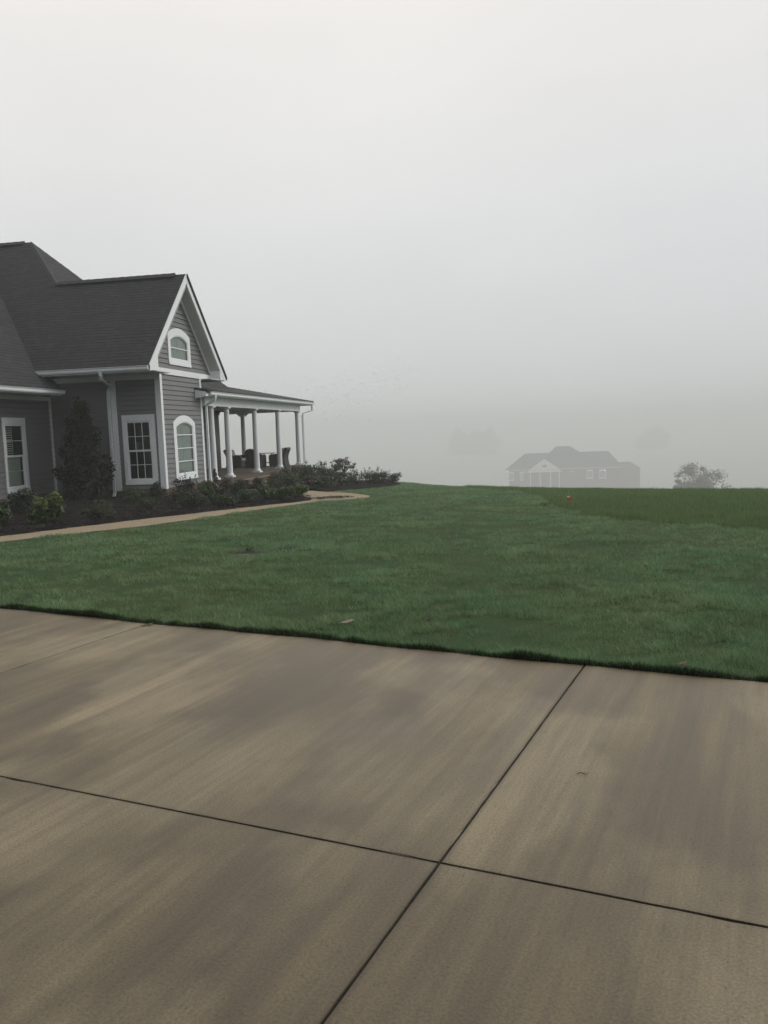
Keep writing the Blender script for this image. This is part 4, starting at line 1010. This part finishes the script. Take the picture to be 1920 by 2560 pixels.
def weed(x,y,h,n,label):
    z=float(ground_z(x,y)); t=thing('weed',label,'weed',(x,y,z))
    q,ti=leaf_cloud([(0,0,h*.5),(h*.4,0,h*.4),(-h*.5,.05,h*.35)],[(h*.7,h*.5,h*.5)]*3,n,h*.22); q[...,2]=np.maximum(q[...,2],.0)
    np_mesh('foliage',q,4,LEAF['lime'],t,ti)
weed(-3.95,11.22,.09,60,'light green weed tuft behind the bare lawn spot')
weed(.36,17.8,.10,70,'low green weed clump at the mown edge left of the marker flag')
fz=float(ground_z(.81,17.30)); fl=thing('marker_flag','small orange marker flag at the tip of the unmown meadow','flag',(.81,17.30,fz))
m=MB(); m.tube([(0,0,-.05),(0,0,.26)],.0035,6); m.build('stake',M['metal'],fl)
m=MB()
for i in range(5): pass
vs=[];
for i in range(7):
    u=i/6; vs+= [(u*.085,.014*math.sin(u*5),.13+.01*u),(u*.085,.014*math.sin(u*5+.4),.225-.03*u)]
m.add(vs,[(2*i,2*i+2,2*i+3,2*i+1) for i in range(6)]); fo=m.build('flag_cloth',simple('orange_vinyl',(.50,.10,.04),(.56,.15,.08),10,.5,0),fl); fo.modifiers.new('t','SOLIDIFY').thickness=.002
m=MB(); m.box(-.015,.05,-.012,.012,.215,.245); m.build('white_tip',simple('white_vinyl',(.6,.5,.45),(.65,.55,.5),10,.5,0),fl)

# ---------------------------------------------------------------- far house in the valley
FY=560.; FG=-43.5
fh=thing('brick_house','distant red brick house with white columned portico, faint in the fog','house',(9,FY,FG))
FL=Vector((9,FY,FG))
K=560/230.
def fx(x): return x*K
def fz_(z): return (z-1.6)*K+1.6
class FB(MB):
    def build(s,name,mat,parent=None,**k):
        o=MB.build(s,name,mat,parent or fh,**k); o.data.transform(Matrix.Translation(-FL)); return o
EZ=fz_(-10.5)
D=14.
m=FB(); m.box(fx(-4.9),fx(24.4),FY,FY+D,FG-1,EZ-.05); m.build('wall',M['farbrick'])
m=FB(); m.box(fx(24.4),fx(29.9),FY+2,FY+12,FG-1,fz_(-11.1)); m.build('garage_wall',M['farbrick'])
def hip(name,x0,x1,y0,y1,ze,rx0,rx1,zr,mat,ym=None):
    mm=FB(); ym=ym or (y0+y1)/2
    V_=[(x0,y0,ze),(x1,y0,ze),(x1,y1,ze),(x0,y1,ze),(rx0,ym,zr),(rx1,ym,zr)]
    mm.add(V_,[(0,1,5,4),(1,2,5),(2,3,4,5),(3,0,4),(0,3,2,1)]); return mm.build(name,mat)
FR=simple('distant_shingle',(.050,.050,.053),(.070,.070,.072),3,.9,0)
hip('main_roof',fx(-5.9),fx(25.4),FY-.7,FY+D+.7,EZ,fx(-.4),fx(21.9),fz_(-6.2),FR)
hip('upper_roof',fx(4.6),fx(16.5),FY+2.5,FY+D-2.5,fz_(-7.6),fx(8.0),fx(11.6),fz_(-4.5),FR)
hip('garage_roof',fx(24.0),fx(30.3),FY+1.4,FY+12.5,fz_(-11.1),fx(25),fx(27.6),fz_(-9.3),FR)
WT=painted('distant_white',(.70,.70,.70),.04,.5)
m=FB(); m.box(fx(-5.9),fx(25.4),FY-.85,FY-.7,EZ-.25,EZ+.05); m.build('eave_fascia',WT)
# portico
m=FB(); m.extr([(fx(.3),FY-3.2,fz_(-10.6)),(fx(9.0),FY-3.2,fz_(-10.6)),(fx(4.65),FY-3.2,fz_(-7.5))],(0,.3,0)); m.build('pediment',WT)
m=FB(); m.extr([(fx(0),FY-3.5,fz_(-10.6)),(fx(4.65),FY-3.5,fz_(-7.3)),(fx(9.3),FY-3.5,fz_(-10.6)),(fx(9.3),FY-3.5,fz_(-10.8)),(fx(4.65),FY-3.5,fz_(-7.6)),(fx(0),FY-3.5,fz_(-10.8))],(0,8,0)); m.build('portico_roof',FR)
m=FB(); m.box(fx(.2),fx(9.1),FY-3.1,FY-2.5,fz_(-11.3),fz_(-10.7)); m.build('entablature',WT)
m=FB(); m.lathe([(.55,0),(.5,.02)],(0,0,0),16) if False else m.box(fx(4.1),fx(5.3),FY-3.26,FY-3.2,fz_(-9.9),fz_(-9.3)); m.build('gable_vent',FR)
for cx in (.9,3.5,6.3,8.6):
    m=FB(); m.lathe([(.42,0),(.42,.3),(.33,.35),(.30,fz_(-11.5)-FG-.4),(.36,fz_(-11.5)-FG-.3),(.42,fz_(-11.5)-FG+.2)],(fx(cx),FY-2.8,FG),14); m.build('column',WT)
m=FB(); m.box(fx(4.1),fx(5.3),FY-.12,FY,FG+.3,fz_(-12.6)); m.build('door',simple('dark_door',(.03,.025,.02),(.05,.04,.035),3,.5,0))
for a,b in ((-5.0,-3.6),(15.9,17.6),(19.2,21.0),(-1.9,-1.0)):  # white windows stand in for the eave lamps' glow on the wall
    m=FB(); m.box(fx(a),fx(b),FY-.15,FY,fz_(-13.5),fz_(-11.0)); wn=m.build('window',WT)
    m=FB(); m.box(fx(a)+.35,fx(b)-.35,FY-.19,FY-.15,fz_(-13.2),fz_(-11.4)); m.build('pane',simple('distant_pane',(.20,.22,.22),(.26,.28,.28),1,.2,0),wn)
def glow(name,st):
    mm,nt,b=new_mat(name); b.inputs['Emission Color'].default_value=(1,.97,.92,1); b.inputs['Emission Strength'].default_value=st; return mm
for k,(lx,lz,st) in enumerate(((-5.2,-10.75,4.5),(-.5,-11.1,3.5),(12.1,-11.3,3),(20.6,-11.25,5.5))):
    m=FB(); m.lathe([(.10,.18),(.30,.10),(.34,0),(.34,-.05)],(fx(lx),FY-.9,fz_(lz)),14); lo=m.build('eave_lamp',WT)
    m=FB(); m.lathe([(.05,-.32),(.28,-.20),(.33,-.06)],(fx(lx),FY-.9,fz_(lz)),14); m.build('bulb',glow('lit_bulb',st),lo)

# ---------------------------------------------------------------- trees in the valley
def far_tree(x,y,h,cr,kind,label,n=1500,leaf=None,trunk=.2):
    limb_tree('valley_tree',label,'tree',x,y,h,cr,kind,h*trunk,leaf or cr*.09,n,'trees in the foggy valley',60,1.25,0,.1,0,.012*h,-.75)
def far_z(x,y): return float(terr(x,y))
HT=lambda y,ztop: (ztop-float(ground_z(45,y)))/.93
limb_tree('round_tree','rounded reddish grey tree at the right, just beyond the meadow crest','tree',45.8,236,HT(236,-.0507*236+1.6),9.4,'fartree_red',5.5,.33,15000,'trees in the foggy valley',80,.85,0,.15,0,.3)
limb_tree('round_tree','low bushy tree at the left foot of the rounded tree, just beyond the meadow crest','tree',40.4,234,HT(234,-.069*234+1.6),3.6,'fartree_red',3.0,.32,3600,'trees in the foggy valley',30,.9,0,.2,0,.18)
far_tree(64,250,HT(250,-.0745*250+1.6),4.5,'fartree','faint low tree at the right frame edge beyond the meadow',1800,trunk=.12)
for x,y,h,cr,lab in ((-66,1320,48,27,'tall hazy tree in the fog just left of the distant brick house'),(-106,1360,43,27,'broad hazy tree farther left of the distant brick house'),
    (196,1340,33,27,'hazy tree right behind the brick house garage end')):
    far_tree(x,y,h,cr,'fartree',lab,12000,leaf=2.0,trunk=.03)

# ---------------------------------------------------------------- birds
def bird_mesh(flap,k):
    m=MB(); n=8
    m.tube([(-.11,0,0),(-.07,0,.004),(0,0,.01),(.06,0,.012),(.09,0,.016),(.115,0,.012)],[.006,.020,.030,.022,.018,.003],8)
    m.add([(-.10,-.012,0),(-.10,.012,0),(-.18,.032,0),(-.18,-.032,0),(-.10,0,.008)],[(0,1,2,3),(0,3,4),(1,4,2),(4,3,2)])
    for s in (1,-1):
        z1=.10*math.sin(flap); z2=.2*math.sin(flap*1.1)
        top=[(.05,s*.02,.015),(.06,s*.11,.015+z1),(.0,s*.21,.012+z2),(-.04,s*.11,.01+z1),(-.05,s*.02,.012)]
        m.extr(top,(0,0,.006))
    me_o=m.build('bird_source',M['birdmat']); me=me_o.data; bpy.data.objects.remove(me_o); me.name='bird'; return me
M['birdmat']=simple('dark_plumage',(.012,.012,.014),(.03,.03,.032),20,.6,0)
BM=[bird_mesh(f,i) for i,f in enumerate((.7,.2,-.5,1.0))]
br_=random.Random(11)
PSI,TH=R(9.9),R(5.6)
for k in range(190):
    # a loose flock, thickest left of its middle, drifting over the valley beyond the porch
    while True:
        ax=br_.gauss(-.222,.060); az=br_.gauss(.052,.020)
        if -.34<ax<-.08 and .004<az<.085: break
    Y_=br_.uniform(170,225); X_=ax*Y_; Z_=1.6+az*Y_
    o=bpy.data.objects.new('bird',BM[k%4]); COL.objects.link(o); o.location=(X_,Y_,Z_); s=br_.uniform(.6,1.2); o.scale=(s,s,s)
    o.rotation_euler=(br_.uniform(-.5,.5),br_.uniform(-.3,.3),br_.gauss(.3,.7))
    tag(o,'tiny dark bird in the loose flock flying over the valley beyond the porch','bird','flock of birds in the fog')

# ---------------------------------------------------------------- haze
hz=MB(); hz.box(-3800,3800,-3800,3800,-49.,22.)
hm=bpy.data.materials.new('valley_fog'); hm.use_nodes=True; nt=hm.node_tree; nt.nodes.clear()
o_=N(nt,'ShaderNodeOutputMaterial'); pv=N(nt,'ShaderNodeVolumePrincipled'); pv.inputs['Color'].default_value=(.77,.80,.81,1); pv.inputs['Density'].default_value=.0022; pv.inputs['Anisotropy'].default_value=.0
nt.links.new(pv.outputs[0],o_.inputs['Volume'])
ho=hz.build('haze',hm); tag(ho,'pale morning fog filling the valley','fog',kind='stuff')

# ---------------------------------------------------------------- sky and light
SUN_EL,SUN_AZ=R(34),R(62)      # azimuth measured from +Y towards +X
wld=bpy.data.worlds.new('World'); scene.world=wld; wld.use_nodes=True; nt=wld.node_tree
bg=nt.nodes['Background']; bg.inputs['Strength'].default_value=.1
sky=N(nt,'ShaderNodeTexSky',sky_type='NISHITA'); sky.sun_disc=False; sky.sun_elevation=SUN_EL; sky.sun_rotation=SUN_AZ; sky.dust_density=6; sky.air_density=1.5
hsv=N(nt,'ShaderNodeHueSaturation'); hsv.inputs['Saturation'].default_value=.12; hsv.inputs['Value'].default_value=1.; nt.links.new(sky.outputs[0],hsv.inputs['Color'])
tc=N(nt,'ShaderNodeTexCoord'); sx=N(nt,'ShaderNodeSeparateXYZ'); nt.links.new(tc.outputs['Generated'],sx.inputs[0])
# overcast luminance: brightens from the horizon to the zenith, soft unevenness of the cloud deck
gr=ramp(nt,sx.outputs[2],[(0,(7.7,7.85,8.05)),(.22,(8.2,8.25,8.35)),(.40,(9.4,9.2,9.0)),(.50,(10.3,9.8,9.3)),(1,(10.2,9.7,9.2))])
cn=noise(nt,mapping(nt,tc.outputs['Generated'],(1,1,2.2)),1.7,4,.5)
gr=mixc(nt,1.,gr,ramp(nt,cn,[(.25,(.93,.93,.94)),(.75,(1.06,1.06,1.05))]),'MULTIPLY')
# sky opposite the sun is duller
gr=mixc(nt,1.,gr,ramp(nt,math_(nt,'ADD',math_(nt,'MULTIPLY',sx.outputs[1],.5),.5),[(.15,(.80,.82,.86)),(.55,(1,1,1))]),'MULTIPLY')
gr=mixc(nt,1.,gr,ramp(nt,math_(nt,'ADD',math_(nt,'MULTIPLY',sx.outputs[0],.5),.5),[(.2,(1.03,1.03,1.02)),(.62,(.95,.955,.965)),(.8,(1.05,1.04,1.0))]),'MULTIPLY')
fin=mixc(nt,.10,gr,hsv.outputs[0])
nt.links.new(fin,bg.inputs['Color'])
sl=bpy.data.lights.new('sun','SUN'); sl.energy=1.5; sl.angle=R(28); sl.color=(1,.96,.90)
so=bpy.data.objects.new('sun',sl); COL.objects.link(so)
dirv=Vector((math.sin(SUN_AZ)*math.cos(SUN_EL),math.cos(SUN_AZ)*math.cos(SUN_EL),math.sin(SUN_EL)))
so.rotation_euler=dirv.to_track_quat('Z','Y').to_euler(); so.location=(60,40,18)

# ---------------------------------------------------------------- camera
cam=bpy.data.cameras.new('camera'); co=bpy.data.objects.new('camera',cam); COL.objects.link(co); scene.camera=co
psi,th,ro=R(9.9),R(5.6),R(2.22)
f=Vector((-math.sin(psi)*math.cos(th),math.cos(psi)*math.cos(th),-math.sin(th))); r=Vector((math.cos(psi),math.sin(psi),0)); u=r.cross(f)
r2=r*math.cos(ro)-u*math.sin(ro); u2=r*math.sin(ro)+u*math.cos(ro)
Mx=Matrix((( r2.x,u2.x,-f.x,0),(r2.y,u2.y,-f.y,0),(r2.z,u2.z,-f.z,1.6),(0,0,0,1))); co.matrix_world=Mx
cam.sensor_fit='VERTICAL'; cam.sensor_height=36; cam.lens=36*2070/2560; cam.clip_start=.05; cam.clip_end=6000
vs=scene.view_settings; scene.display_settings.display_device='sRGB'; vs.view_transform='Standard'; vs.look='None'; vs.exposure=0; vs.gamma=1; vs.use_curve_mapping=False
scene.render.engine='CYCLES'; scene.cycles.use_denoising=True; scene.cycles.volume_bounces=1; scene.cycles.max_bounces=8; scene.cycles.transparent_max_bounces=16
